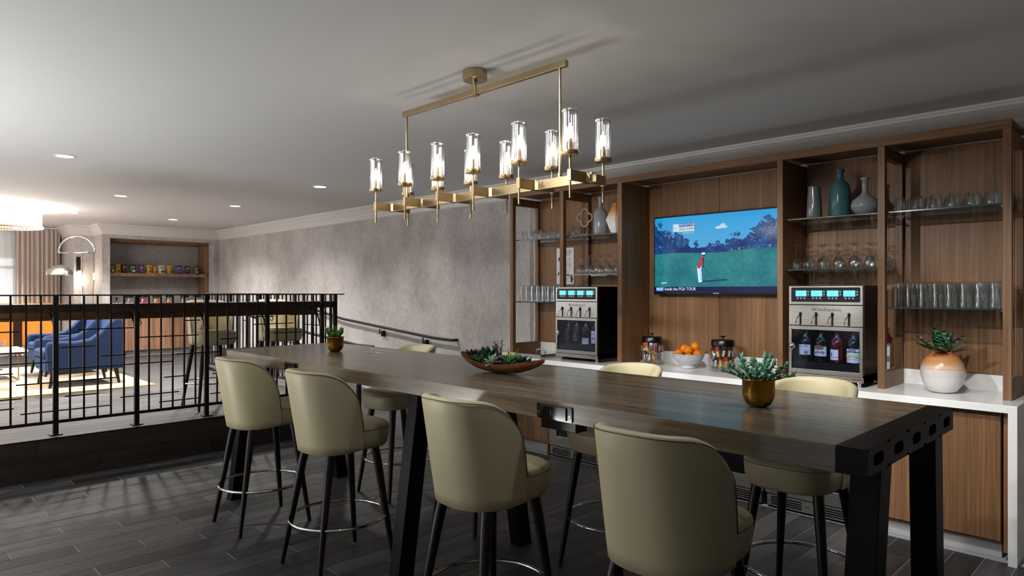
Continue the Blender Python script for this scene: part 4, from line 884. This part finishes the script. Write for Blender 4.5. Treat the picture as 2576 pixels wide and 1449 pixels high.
# ================================================================ STOOLS
def make_stool():
    t = thing('bar_stool', '', 'bar stool')
    def ring(a, b_, z, n=40, e=2.6, yo=0):
        return [(a * math.copysign(abs(math.cos(q)) ** (2 / e), math.cos(q)), yo + b_ * math.copysign(abs(math.sin(q)) ** (2 / e), math.sin(q)), z) for q in [2 * PI * k / n for k in range(n)]]
    R_ = [ring(.196 * s, .205 * s, z, e=3.0, yo=.065) for s, z in ((.80, .662), (.94, .668), (1.0, .685), (1.03, .72), (1.05, .770), (1.03, .790), (.96, .801), (.75, .808), (.35, .810))]
    MB().loft(R_).build('seat', CREAM, t, smooth=60)
    MB().tube(ring(.2065, .216, .776, 40, e=3.0, yo=.065),   .0012, 5, closed=True).build('seam', PIPE, t, smooth=True)
    NU = 44; sec = []; topo = []
    for i in range(NU + 1):
        u = -1 + 2 * i / NU; ph = u * math.radians(100); au = abs(u)
        zt = 1.128 - .04 * au ** 2 - .20 * max(0, (au - .45) / .55) ** 2.4 - (.10 * max(0, (au - .9) / .1) ** 2)
        zb = .655 + .01 * au ** 3; th = .042 * (1 - .45 * max(0, (au - .88) / .12) ** 2)
        sx, sy = math.sin(ph), -math.cos(ph); e = 2.5; nn = (abs(sx) ** e + abs(sy) ** e) ** (-1 / e)
        ux, uy = sx * nn, sy * nn
        def at(z, off):
            v = (z - .655) / .47; fl = .204 + .018 * min(max(v, 0), 1) ** .75; rr_ = fl - off
            back = -.065 * max(v, 0) ** 1.1 * max(0, -uy)
            return (ux * rr_ * 1.0, uy * (rr_ * 1.04) + back + .0, z)
        zz = [zb + (zt - .02 - zb) * k / 8 for k in range(9)]
        outer = [at(zb, .022)] + [at(max(z, zb + .008), 0) for z in zz]
        rim = [at(zt - .006, .004), at(zt, .014), at(zt, th - .014), at(zt - .006, th - .004)]
        inn = [at(z, th) for z in zz[::-1]]
        sec.append(outer + rim + inn); topo.append(at(zt - .010, -.0012))
    MB().loft(sec).build('backrest', CREAM, t, smooth=70)
    MB().tube(topo, .0019, 6).build('piping', PIPE, t, smooth=True)
    for sx in (-1, 1):
        for sy in (-1, 1):
            P = [(sx * .138, sy * .140 + .015, .672), (sx * .150, sy * .156 + .012, .58), (sx * .212, sy * .238, .0)]
            MB().tube(P, [.0245, .024, .0125], 14).build('leg', LEGW, t, smooth=50)
    MB().tube([(.272 * math.cos(a), .272 * math.sin(a), .272) for a in [2 * PI * k / 56 for k in range(56)]], .0085, 10, closed=True).build('foot_ring', CHROME, t, smooth=True)
    return t
st0 = make_stool()
SL = [(-4.43, 1.985, 0, 'cream leather bar stool on the near table side, farthest from the camera'),
      (-3.455, 2.0, 0, 'cream leather bar stool on the near table side, second from the far end'),
      (-2.17, 1.985, 0, 'cream leather bar stool on the near side, left of the black outlet plate'),
      (-1.235, 1.99, 0, 'nearest and largest cream leather bar stool seen from behind, at bottom centre'),
      (-4.36, 3.06, PI, 'cream bar stool behind the table at its far end near the handrail'),
      (-3.41, 3.06, PI, 'cream bar stool behind the table hidden by the succulent bowl'),
      (-2.32, 3.12, PI, 'cream bar stool behind the table in front of the candy jars'),
      (-1.30, 3.2, PI, 'cream bar stool behind the table in front of the right wine dispenser')]
for i, (x, y, a, l_) in enumerate(SL):
    if i == 0: st0.location = (x, y, 0); st0['label'] = l_; st0['group'] = 'cream bar stools around the communal table'
    else: dup(st0, (x, y, 0), a, l_)
for y, l_ in ((2.72, 'cream bar stool on the raised platform behind the railing, left one'), (3.47, 'cream bar stool on the raised platform behind the railing, right one')):
    dup(st0, (-7.30, y, PLAT), -PI / 2, l_, 'cream bar stools at the platform ledge')

# ================================================================ CHANDELIER
CHX, CHY = -2.783, 2.455
ch = thing('chandelier', 'linear aged brass chandelier with twelve ribbed glass cylinder shades', 'chandelier', (CHX, CHY, CEIL))
D = lambda z: z - CEIL
MB().lathe([(0, -.0005), (.066, -.0005), (.068, -.003), (.068, -.052), (.065, -.055), (0, -.055)], 36).build('canopy', BRASS, ch, smooth=35)
MB().lathe([(0, -.054), (.014, -.054), (.014, -.062), (.011, -.064), (.011, -.10), (0, -.10)], 16).build('stem', BRASS, ch, smooth=35)
MB().box(-.024, .024, -.018, .018, D(2.638), D(2.68)).build('hub', BRASS, ch, bevel=.001)
MB().box(-.668, .668, -.0125, .0125, D(2.642), D(2.675)).build('top_bar', BRASS, ch, bevel=.001)
for x in (-.638, .625):
    MB().lathe([(0, D(2.11)), (.007, D(2.11)), (.007, D(2.642)), (0, D(2.642))], 12, (x, 0, 0)).lathe([(0, D(2.11)), (.011, D(2.11)), (.011, D(2.135)), (0, D(2.135))], 12, (x, 0, 0)).build('hanging_rod', BRASS, ch, smooth=35)
MB().box(-.79, .83, -.012, .012, D(2.067), D(2.113)).build('lower_bar', BRASS, ch, bevel=.001)
SHP = MB().lathe([(.036, 0), (.036, .175), (.037, .188), (.0395, .192), (.0375, .192), (.034, .186), (.033, .175), (.033, 0)], 48, wob=flute(14, .055)).mesh('shade', SHADEG, True)
CUP = MB().lathe([(0, 0), (.040, 0), (.041, .002), (.041, .018), (.039, .02), (0, .02)], 28).mesh('cup', BRASS, 35)
CDL = MB().lathe([(0, 0), (.0125, 0), (.0125, .055), (.010, .057), (0, .057)], 16).mesh('candle_sleeve', BRASS, 35)
BLB = MB().lathe([(0, 0), (.006, 0), (.012, .014), (.0125, .024), (.009, .042), (.004, .058), (.0008, .068), (0, .069)], 14).mesh('bulb', BULB, True)
ROD = MB().lathe([(0, 0), (.0055, 0), (.0055, .195), (0, .195)], 12).mesh('rod', BRASS, 35)
for k, x in enumerate((-3.576, -3.268, -2.958, -2.658, -2.318, -1.99)):
    lx = x - CHX
    arm = MB()   # crossed arm with pointed diamond join on the bar
    arm.box(lx - .009, lx + .009, -.118, .118, D(2.066), D(2.114))
    arm.hexa([(lx - .055, 0, D(2.066)), (lx, -.022, D(2.066)), (lx + .055, 0, D(2.066)), (lx, .022, D(2.066))], [(lx - .055, 0, D(2.114)), (lx, -.022, D(2.114)), (lx + .055, 0, D(2.114)), (lx, .022, D(2.114))])
    ao = arm.build('cross_arm', BRASS, ch, bevel=.0008)
    for s in (-1, 1):
        y = s * .122
        MB().box(lx - .011, lx + .011, y - .008, y + .008, D(2.064), D(2.116)).build('arm_end', BRASS, ao, bevel=.0008)
        inst('rod', ROD, ch, (lx, y, D(1.985))); c_ = inst('cup', CUP, ch, (lx, y, D(2.180)))
        inst('shade', SHP, c_, (0, 0, .012)); inst('candle_sleeve', CDL, c_, (0, 0, .02)); inst('bulb', BLB, c_, (0, 0, .078))

# ================================================================ RAILINGS
RX = -6.79
ry0, ry1 = .35, 3.975
fr = thing('railing', 'black iron railing with scattered crossbars along the raised platform edge', 'railing', (RX, 2.2, PLAT))
def railing(root, horiz, L0, L1, posts, bars, cross, rz_=None):
    """build in local frame: runs along local y from L0..L1"""
    H = 1.193
    MB().box(-.025, .025, L0, L1, H - .012, H).build('top_rail', BLK, root, bevel=.001)
    MB().box(-.011, .011, L0, L1, .098, .125).build('bottom_rail', BLK, root)
    for p in posts:
        pm = MB().box(-.019, .019, p - .019, p + .019, .008, H - .012).build('post', BLK, root, bevel=.001)
        MB().box(-.045, .045, p - .045, p + .045, .0005, .009).build('base_plate', BLK, pm)
    bm_ = MB().box(-.007, .007, -.007, .007, .125, H - .012).mesh('baluster', BLK)
    for b_ in bars: inst('baluster', bm_, root, (0, b_, 0))
    for a, b_, z in cross: MB().box(.0075, .0175, a, b_, z - .005, z + .005).build('crossbar', BLK, root)
posts = [.62, 1.24, 1.864, 2.483, 3.10, 3.727]
bars = []
for a, b_ in zip(posts, posts[1:] + [3.96]):
    n = 5 if b_ - a > .5 else 1
    bars += [a + (b_ - a) * (i + 1) / (n + 1) for i in range(n)]
from_px = []
def crs(x0, x1, y0, y1):   # crossbar ends measured on the photograph, placed on the railing plane
    def yy(px):
        t = (px - 1288) / F_PX; rx, ry = -math.cos(ANG) + t * math.sin(ANG), math.sin(ANG) + t * math.cos(ANG); d = RX / rx; return ry * d, d
    ya, da = yy(x0); yb, db = yy(x1); za = EYE - (y0 - HOR) * da / F_PX; zb_ = EYE - (y1 - HOR) * db / F_PX
    return (ya - 2.2, yb - 2.2, (za + zb_) / 2 - PLAT)
S = 2.6833
cr = [crs(x0 / S, x1 / S, 720 + y0 / S, 720 + y1 / S) for x0, x1, y0, y1 in ((-60, 80, 222, 222), (-60, 130, 313, 309), (-60, 85, 597, 593), (-40, 345, 533, 513), (445, 620, 162, 160), (515, 900, 291, 281), (405, 640, 410, 404),
    (675, 850, 468, 461), (105, 800, 669, 613), (-60, 148, 773, 761), (-60, 90, 838, 829), (435, 665, 742, 722), (135, 745, 863, 803), (940, 1338, 345, 327), (745, 860, 183, 182), (350, 1165, 550, 515), (1105, 1270, 612, 601), (810, 1205, 750, 708), (1070, 1335, 780, 754),
    (1185, 1580, 453, 437), (1245, 1350, 231, 228), (1480, 1600, 355, 352), (1430, 1520, 588, 584), (1415, 1530, 721, 715), (1710, 1975, 256, 249), (1845, 2035, 315, 309), (1950, 2200, 190, 188), (1700, 1850, 205, 203))]
railing(fr, None, ry0 - 2.2, ry1 + .02 - 2.2, [p - 2.2 for p in posts], [b_ - 2.2 for b_ in bars], cr)
# ledge shelf carried on the railing by curved brackets
ld = thing('bar_ledge', 'dark wooden drinks ledge fixed behind the platform railing', 'ledge', (RX - .25, 2.2, PLAT))
MB().box(-.19, .19, ry0 - 2.2, 3.90 - 2.2, 1.037, 1.108).build('ledge_top', LEDG, ld, bevel=.002)
MB().box(-.19, -.165, ry0 - 2.2, 3.90 - 2.2, .955, 1.037).build('apron', LEDB, ld)
for p in posts:
    P = [(.222, p - 2.2, .70), (.215, p - 2.2, .82), (.17, p - 2.2, .93), (.08, p - 2.2, 1.01), (-.03, p - 2.2, 1.03)]
    MB().tube(P, .008, 6).build('curved_bracket', BLK, ld, smooth=True)
for y in (1.93, 3.22):
    hk = MB().tube([(.1, y - 2.2, 1.037), (.1, y - 2.2, .95), (.1, y - 2.185, .92), (.1, y - 2.2, .90), (.1, y - 2.215, .92)], .005, 6).build('bag_hook', BLK, ld, smooth=True)
r2 = thing('railing', 'black iron railing running back from the corner beside the ramp', 'railing', (-8.83, 3.93, PLAT), rz=PI / 2)
p2 = [-8.83 + 6.83, -.95 + .0, .0, 1.0, 2.02]  # local y runs towards -x world
p2 = [-1.97, -.99, 0.0, .99, 2.03]
b2 = []
for a, b_ in zip(p2, p2[1:]): b2 += [a + (b_ - a) * (i + 1) / 9 for i in range(8)]
rr = random.Random(4)
c2 = [(a, a + rr.uniform(.15, .45), rr.choice([.25, .4, .55, .7, .85, 1.0]) + rr.uniform(-.05, .05)) for a in [rr.uniform(-1.9, 1.6) for _ in range(26)]]
railing(r2, None, -2.0, 2.06, p2, b2, c2)
for o in list(r2.children):
    if o.name.startswith('top_rail'): o.location.z = .0
# ramp handrails
h1 = thing('handrail', 'black wall mounted handrail sloping down beside the ramp', 'handrail', (-7.6, 5.25, 0))
pts = [(-2.9, 0, 1.36), (-1.342, 0, 1.138 + .005), (.855, 0, .966), (1.19, 0, .956), (1.235, 0, .956), (1.235, .078, .956)]
def bar(pts, w_, h_):
    return MB().tube(pts, max(w_, h_) * .5, 8)
bar(pts, .036, .036).build('rail_bar', BLK, h1, smooth=50)
for x, z in ((-.355 + .0, 1.062 - .012), (.64, .985 - .012)):
    MB().tube([(x, 0, z - .015), (x, 0, z - .085), (x + .0, .035, z - .085)], .009, 4).build('bracket', BLK, h1); MB().box(x - .022, x + .022, .035, .078, z - .125, z - .045).build('wall_plate', BLK, h1)
h2 = thing('handrail', 'black inner handrail of the ramp ending behind the far brass pot', 'handrail', (-7.6, 4.05, 0))
bar([(-2.9, 0, 1.36), (-1.342, 0, 1.143), (.85, 0, .965), (.98, 0, .953), (1.34, 0, .951)], .036, .036).build('rail_bar', BLK, h2, smooth=50)
for x, z in ((-.9, 1.09), (-1.9, 1.21), (1.05, .94)): MB().tube([(x, 0, z - .012), (x, 0, z - .07), (x, -.06 if x < 0 else 0, z - .07)], .008, 4).build('bracket', BLK, h2)
MB().box(1.03, 1.07, -.02, .02, .0, .87).build('end_post', BLK, h2)
# ================================================================ UPPER LEVEL FURNITURE
# chip alcove unit
al = thing('alcove_shelf', 'brown wood framed shelf set in the wall alcove holding chip bags', 'shelving', (-14.3, 4.295, 1.222))
def LA(mb): return mb.xf(Matrix.Translation((14.3, -4.295, -1.222)))
LA(MB().box(-14.6, -14.15, 3.369, 5.22, 2.485, 2.531)).build('top_board', CABL, al); LA(MB().box(-14.6, -14.15, 5.165, 5.22, 1.223, 2.485)).build('side_board', CABL, al)
LA(MB().box(-14.6, -14.15, 3.369, 3.42, 1.223, 2.485)).build('side_board', CABL, al); LA(MB().box(-14.6, -14.12, 3.42, 5.165, 1.837, 1.902)).build('shelf_board', CABL, al)
cb = thing('snack_cabinet', 'light wood base cabinet with brass handles under the chip alcove', 'cabinet', (-14.2, 4.295, PLAT))
MB().box(-.4, .26, -.925, .925, .11, .85).build('body', CABL, cb); MB().box(-.4, .20, -.92, .92, .001, .11).build('toe_kick', LIGHTK, cb); MB().box(-.42, .28, -.925, .925, .85, .884).build('worktop', QUARTZ, cb)
for k in range(5):
    a = -.925 + .37 * k
    d = MB().box(.262, .28, a + .003, a + .367, .112, .846).build('door', CABL, cb)
    yh = a + (.33 if k % 2 == 0 else .04); MB().tube([(.30, yh, .60), (.30, yh, .70)], .006, 6).build('handle', BRASS, d)
# chip bags
def bag(name, cols, w_, h_, y, label, seed, lean=.12):
    r = random.Random(seed); base, logo, blob = cols; t = thing(name, label, 'chip bag', (-14.27, y, 1.9027)); n, m_ = 9, 8; fr_, bk = [], []
    for j in range(m_ + 1):
        v = j / m_; rw_ = []; rb = []
        for i in range(n):
            u = -1 + 2 * i / (n - 1); th = .034 * (1 - u * u) ** .5 * math.sin(PI * min(max(v, .06), .94)) ** .6 + .001
            yy = u * w_ / 2 * (1 - .08 * math.sin(PI * v)) + r.uniform(-.002, .002); x_ = -lean * h_ * v + r.uniform(-.003, .003)
            rw_.append((x_ + th, yy, h_ * v)); rb.append((x_ - th, yy, h_ * v))
        fr_.append(rw_ + rb[::-1])
    MB().loft(fr_).build('bag_body', base, t, smooth=60)
    def disc(cz, cy, rx_, rz__, mm, off, nm):
        x_ = -lean * cz + .0355 + off; MB().prism([(cy + rx_ * math.cos(q), cz + rz__ * math.sin(q)) for q in [2 * PI * k / 14 for k in range(14)]], 'x', x_ - .003, x_).build(nm, mm, t)
    disc(h_ * .66, 0, w_ * .27, h_ * .16, mat_('bag_yellow'), .0, 'logo_disc'); disc(h_ * .66, 0, w_ * .24, h_ * .07, mat_('bag_red'), .002, 'logo_band'); disc(h_ * .26, w_ * .08, w_ * .24, h_ * .13, blob, .0, 'chip_picture')
_mm = {}
def mat_(k):
    cols = dict(bag_yellow='d9a928', bag_red='b8342c', bag_green='0f5a44', bag_black='1a1214', bag_blue='1c3f9a', bag_white='cfcfcc', bag_cream='e0d2a0', bag_brown='7a3a22')
    if k not in _mm: _mm[k] = mat(k, cols[k], .3, coat=.3)
    return _mm[k]
BG = [('bag_green', 'bag_cream', 'green chip bag, leftmost on the alcove shelf'), ('bag_yellow', 'bag_brown', 'yellow chip bag second from left on the alcove shelf'), ('bag_black', 'bag_brown', 'dark brown chip bag third from left on the alcove shelf'),
      ('bag_green', 'bag_cream', 'wide green chip bag between the dark brown and blue bags'), ('bag_blue', 'bag_red', 'blue chip bag beside the wide green bag'), ('bag_yellow', 'bag_brown', 'yellow chip bag right of the left blue bag'),
      ('bag_yellow', 'bag_blue', 'small yellow bag with blue picture beside the white popcorn bag'), ('bag_white', 'bag_black', 'black and white popcorn bag in the middle of the alcove shelf'), ('bag_yellow', 'bag_brown', 'yellow chip bag between the popcorn bag and right blue bag'),
      ('bag_blue', 'bag_red', 'wide blue chip bag right of the popcorn bag'), ('bag_black', 'bag_brown', 'black chip bag second from right on the alcove shelf'), ('bag_green', 'bag_cream', 'green chip bag, rightmost on the alcove shelf')]
for i, ((a, b_, l_), y) in enumerate(zip(BG, (3.50, 3.60, 3.70, 3.85, 4.0, 4.145, 4.25, 4.37, 4.515, 4.68, 4.85, 5.02))):
    bag('chip_bag', (mat_(a), None, mat_(b_)), (.135 if i in (3, 7, 9) else .10) * (.8 if i == 6 else 1), .165 * (.85 if i == 6 else 1), y, l_, i)
# candy dispensers on the snack cabinet
def pile(name, col, col2=None, col3=None):
    m = mat(name, col, .4); nt = m.node_tree; v = nt.nodes.new('ShaderNodeTexVoronoi'); v.inputs['Scale'].default_value = 55; nt.links.new(coords(nt).outputs[0], v.inputs['Vector'])
    s_ = nt.nodes.new('ShaderNodeSeparateColor'); nt.links.new(v.outputs['Color'], s_.inputs[0]); nt.links.new(ramp(nt, s_.outputs[0], [(.2, col), (.5, col2 or col), (.8, col3 or col)]).outputs[0], nt.nodes['Principled BSDF'].inputs['Base Color'])
    bump_n(nt, nt.nodes['Principled BSDF'], v.outputs['Distance'], 1, .01); return m
JL = [(3.74, .13, pile('pretzels', 'c8b890', '4a3a24', 'd8c8a0'), 'lidded jar of pretzels and cream snacks on the snack cabinet'), (3.985, .19, pile('red_candy', 'b0101c', 'c8202a'), 'lidded jar of red candy on the snack cabinet'),
      (4.21, .20, pile('mixed_candy', '4aa030', 'd8b020', 'c83820'), 'lidded jar of multicoloured candy on the snack cabinet'), (4.445, .16, pile('orange_candy', 'd06a18', 'b83a18', 'e0a030'), 'lidded jar of orange candy on the snack cabinet'),
      (4.72, .17, pile('nuts', 'b08a60', '8a6440', 'c8a478'), 'lidded jar of tan nuts on the snack cabinet'), (4.96, .05, pile('oats', 'b8a890', '9a8468'), 'nearly empty lidded jar at the right end of the snack cabinet')]
for y, fill, m_, l_ in JL:
    t = thing('snack_jar', l_, 'jar', (-14.05, y, PLAT + .8845))
    MB().lathe([(0, 0), (.08, 0), (.088, .01), (.088, .19), (.07, .215), (.066, .215), (.083, .188), (.084, .012), (0, .008)], 24).build('glass_body', GLASS, t, smooth=True)
    MB().lathe([(0, .011), (.081, .011), (.081, fill * .9), (.04, fill), (0, fill)], 20).build('contents', m_, t); MB().lathe([(0, .216), (.074, .216), (.074, .25), (.02, .262), (0, .262)], 24).build('lid', BLKP, t, smooth=30)
t = thing('sauce_bottle', 'amber pump bottle with black top at the left of the snack jars', 'bottle', (-14.05, 3.52, PLAT + .8845))
MB().lathe([(0, 0), (.035, 0), (.035, .13), (.015, .16), (0, .16)], 16).build('bottle_body', mat('amber', '6a2a10', .2), t, smooth=40); MB().lathe([(0, .16), (.014, .16), (.014, .2), (.03, .205), (.03, .215), (0, .216)], 12).build('pump', BLKP, t)
# rug
RUG = mat('woven_rug', 'c9bda8', .95); nt = RUG.node_tree; n_ = noise_n(nt, 1, 6, coords(nt, (2.6, .7, 1)), .7, 1.2); n3 = noise_n(nt, 60, 2)
cc = ramp(nt, n_.outputs[0], [(.36, 'b9b3aa'), (.45, 'c9c2b6'), (.50, 'b08a48'), (.53, 'c9c2b6'), (.62, '8d877e')]); nt.links.new(mixc(nt, .5, cc.outputs[0], ramp(nt, n3.outputs[0], [(.3, (.7,) * 3), (.7, (1, 1, 1))]).outputs[0], 'MULTIPLY'), nt.nodes['Principled BSDF'].inputs['Base Color'])
rg = thing('area_rug', 'cream and mustard patterned rug beneath the blue armchairs', 'rug', (-11.3, 1.15, PLAT + .0005))
MB().box(-1.8, 1.8, -1.65, 1.65, 0, .010).build('pile', RUG, rg); MB().box(-1.83, 1.83, -1.68, -1.65, 0, .008).box(-1.83, 1.83, 1.65, 1.68, 0, .008).box(-1.83, -1.8, -1.65, 1.65, 0, .008).box(1.8, 1.83, -1.65, 1.65, 0, .008).build('binding', mat('rug_binding', 'c2932f', .9), rg)
# armchairs: front towards -y
def make_armchair():
    t = thing('armchair', '', 'armchair')
    for s in (-1, 1):   # side wing: arm sweeping up into the back
        prof = [(-.40, .20), (-.42, .50), (-.40, .575), (-.30, .585), (-.10, .575), (.05, .60), (.16, .68), (.25, .79), (.34, .87), (.43, .86), (.46, .70), (.45, .20)]
        MB().prism(prof, 'x', s * .43, s * .33).build('side_panel', BLUEV, t, bevel=.03, seg=3, smooth=50)
    MB().loft([[(x, y + .0, z) for x, y in ((-.33, y0), (.33, y0), (.33, y1), (-.33, y1))] for z, y0, y1 in ((.2, .33, .46), (.5, .31, .47), (.78, .34, .46), (.875, .38, .44))]).build('back', BLUEV, t, bevel=.03, seg=3, smooth=50)
    MB().box(-.325, .325, -.41, .33, .20, .36).build('seat_base', BLUEV, t, bevel=.02); MB().box(-.32, .32, -.43, .30, .362, .47).build('seat_cushion', BLUEV, t, bevel=.04, seg=3, smooth=50)
    for x, y, k in ((-.34, -.33, 1), (.34, -.33, 1), (-.34, .36, -1), (.34, .36, -1)):
        MB().tube([(x, y, .21), (x * 1.04, y - .04 * k, 0)], [.028, .016], 8).build('leg', LEGW, t, smooth=50)
    return t
a1 = make_armchair(); a1['label'] = 'blue velvet armchair nearest the railing, seen from its right side'; a1['group'] = 'blue velvet armchairs'; a1.location = (-10.33, 2.13, PLAT + .0105)
dup(a1, (-11.75, 2.30, PLAT + .0105), .08, 'blue velvet armchair farther from the railing, partly hidden by the other')
# coffee table
cf = thing('coffee_table', 'white marble topped coffee table with brass frame legs', 'table', (-11.55, 1.12, PLAT + .0105))
MARB = mat('marble', 'dcdad6', .2); MB().box(-.42, .42, -.60, .60, .385, .41).build('marble_top', MARB, cf, bevel=.002); MB().box(-.41, .41, -.59, .59, .365, .385).build('under_frame', BLKP, cf)
for s in (-1, 1):
    MB().tube([(-.36, s * .5, .365), (-.36, s * .5, .008), (.36, s * .5, .008), (.36, s * .5, .365)], .011, 4).build('leg_frame', BRASS, cf)
cf2 = thing('side_table', 'low brass framed nesting table beside the coffee table', 'table', (-10.35, .95, PLAT + .0105))
MB().box(-.3, .3, -.35, .35, .26, .275).build('tabletop', mat('walnut', '6a4426', .4), cf2)
for s in (-1, 1): MB().tube([(-.27, s * .32, .26), (-.27, s * .32, .008), (.27, s * .32, .008), (.27, s * .32, .26)], .010, 4).build('leg_frame', BRASS, cf2)
pb = thing('succulent_bowl', 'small wooden bowl of pale succulents on the marble coffee table', 'planter', (-11.45, 1.28, PLAT + .421))
MB().lathe([(0, 0), (.09, 0), (.17, .06), (.19, .115), (.18, .115), (.155, .065), (.08, .02), (0, .02)], 28, sy=1.25).build('wooden_bowl', CABL, pb, smooth=40); MB().lathe([(0, .10), (.165, .095), (.15, .06), (0, .06)], 20, sy=1.25).build('soil', SOIL, pb)
def rosb(x, y, m, L_, n):
    lf = leaf_mesh('leaf', L_, L_ * .3, L_ * .1, m, .15, .95)
    for k in range(n):
        a = k * 2.4; e = .3 + 1.0 * k / n; v = Vector((math.cos(a) * math.cos(e), math.sin(a) * math.cos(e), math.sin(e))); inst('leaf', lf, pb, (x, y, .11), v.to_track_quat('Y', 'Z').to_euler(), 1.15 - .5 * k / n)
rosb(0, .1, SG1, .1, 14); rosb(.05, -.06, SG2, .09, 14); rosb(-.07, -.02, SG1, .11, 14); rosb(.06, .03, SG1, .09, 12)
# orange settee
so = thing('settee', 'tall backed orange leather settee against the window wall', 'sofa', (-13.7, 1.2, PLAT))
MB().box(-.12, .12, -1.5, .70, .30, 1.02).build('back', ORNG, so, bevel=.03, seg=3)
MB().box(-.12, .12, .82, 1.30, .30, 1.02).build('back', ORNG, so, bevel=.03, seg=3); MB().box(-.10, .06, .70, .82, .2, .9).build('frame_upright', LEGW, so)
MB().box(.12, .62, -1.5, .45, .12, .42).build('seat_base', ORNG, so, bevel=.02); 
for k in range(3): MB().box(.121, .66, -1.48 + .64 * k, -.85 + .64 * k, .421, .52).build('seat_cushion', ORNG, so, bevel=.03, seg=3)
for x in (-.05, .55):
    for y in (-1.45, .40): MB().tube([(x, y, .13), (x, y, 0)], [.022, .014], 8).build('leg', LEGW, so)
# floor lamp
vdir = Vector((math.cos(-ANG + PI / 2) , 0, 0))
fl_ = thing('floor_lamp', 'chrome floor lamp with half round arch and hanging dome shade', 'floor lamp', (-12.95, 2.66, PLAT), rz=ANG)
R_ = .29
ORx = lambda a: (R_ * math.cos(a), 0, 0)
MB().lathe([(0, 0), (.15, 0), (.15, .018), (0, .02)], 28).build('base', CHROME, fl_, smooth=30)
MB().tube([(.09, 0, .02), (.09, 0, 1.86)], .013, 10).build('pole', CHROME, fl_, smooth=True)
MB().tube([(-.30, 0, 1.86), (.30, 0, 1.86)], .013, 10).build('cross_bar', CHROME, fl_, smooth=True)
MB().tube([(.30 * math.cos(a), 0, 1.86 + .27 * math.sin(a)) for a in [PI * k / 20 for k in range(21)]], .014, 10).build('arch', CHROME, fl_, smooth=True)
MB().tube([(-.285, 0, 1.86), (-.285, 0, 1.66)], .003, 6).build('cord', BLKP, fl_)
MB().lathe([(.19, 0), (.185, .05), (.15, .11), (.08, .155), (.02, .168), (0, .168), (0, .163), (.08, .150), (.147, .106), (.18, .05), (.187, 0)], 32, (-.285, 0, 1.49)).build('dome_shade', STEEL, fl_, smooth=50)
MB().lathe([(0, 0), (.03, .02), (.04, .05), (.02, .09), (0, .1)], 14, (-.285, 0, 1.50)).build('bulb', emis('warm_bulb', (1, .9, .72), 14), fl_, smooth=True)
MB().tube([(.285, 0, 1.86), (.285, 0, 1.52)], .004, 6).tube([(.285, 0, 1.38), (.27, 0, 1.2), (.26, .02, .6), (.15, .02, .02)], .004, 6).build('cord', BLKP, fl_)
MB().tube([(.285, 0, 1.52), (.285, 0, 1.38)], .015, 8).build('counterweight', WHITE, fl_, smooth=True)
# wall sconce on the stepped pier
sc_ = thing('wall_sconce', 'black plated wall sconce with glowing white shade beside the curtain', 'wall lamp', (-14.45, 2.99, 1.95))
MB().box(0.0005, .02, -.03, .03, -.03, .24).build('wall_plate', BLK, sc_); MB().tube([(.02, 0, .17), (.16, 0, .17)], .007, 6).tube([(.16, 0, .17), (.16, 0, -.02)], .006, 6).build('arm', BLK, sc_)
MB().lathe([(.04, 0), (.075, -.28), (.07, -.28), (.036, 0)], 24, (.16, 0, -.02)).build('shade', emis('lit_shade', (1, .93, .82), 12), sc_, smooth=True)
# drum pendant
dp = thing('drum_pendant', 'large glowing beaded drum pendant hanging at the left over the seating', 'pendant light', (-11.9, 1.47, CEIL))
DR = emis('drum_crystal', (1, .97, .93), 16); R_ = .53
MB().lathe([(0, -.0005), (.06, -.0005), (.06, -.02), (0, -.02)], 20).build('ceiling_plate', CHROME, dp, smooth=30)
for k in range(3):
    a = 2 * PI * k / 3 + .4; MB().tube([(.03 * math.cos(a), .03 * math.sin(a), -.02), (.45 * math.cos(a), .45 * math.sin(a), -.075)], .003, 5).build('hanging_wire', STEEL, dp)
MB().lathe([(R_, -.08), (R_, -.29), (R_ - .02, -.29), (R_ - .02, -.08)], 48).build('drum_shade', DR, dp, smooth=40)
for z in (-.075, -.295): MB().tube([(R_ * 1.01 * math.cos(a), R_ * 1.01 * math.sin(a), z) for a in [2 * PI * k / 48 for k in range(48)]], .008, 6, closed=True).build('hoop', BRASS, dp, smooth=True)
for q in (.42, .30, .18): MB().tube([(q * math.cos(a), q * math.sin(a), -.30) for a in [2 * PI * k / 40 for k in range(40)]], .008, 6, closed=True).build('hoop', BRASS, dp, smooth=True)
MB().lathe([(0, -.298), (.50, -.298), (.50, -.294), (0, -.294)], 40).build('diffuser', emis('diffuser_glow', (1, .96, .9), 4), dp)
pl_ = bpy.data.lights.new('pendant_lamp', 'POINT'); pl_.energy = 170; pl_.shadow_soft_size = .12; pl_.color = (1, .95, .88); po = bpy.data.objects.new('pendant_lamp', pl_); C.objects.link(po); po.location = (-11.9, 1.47, CEIL - .19)
bd = MB().lathe([(0, 0), (.010, .004), (.012, .014), (.006, .026), (0, .028)], 8).mesh('crystal_bead', DR, True)
for k in range(96):
    a = 2 * PI * k / 96
    for z in (-.088, -.312): inst('crystal_bead', bd, dp, ((R_ + .012) * math.cos(a), (R_ + .012) * math.sin(a), z))
bpy.context.view_layer.update()
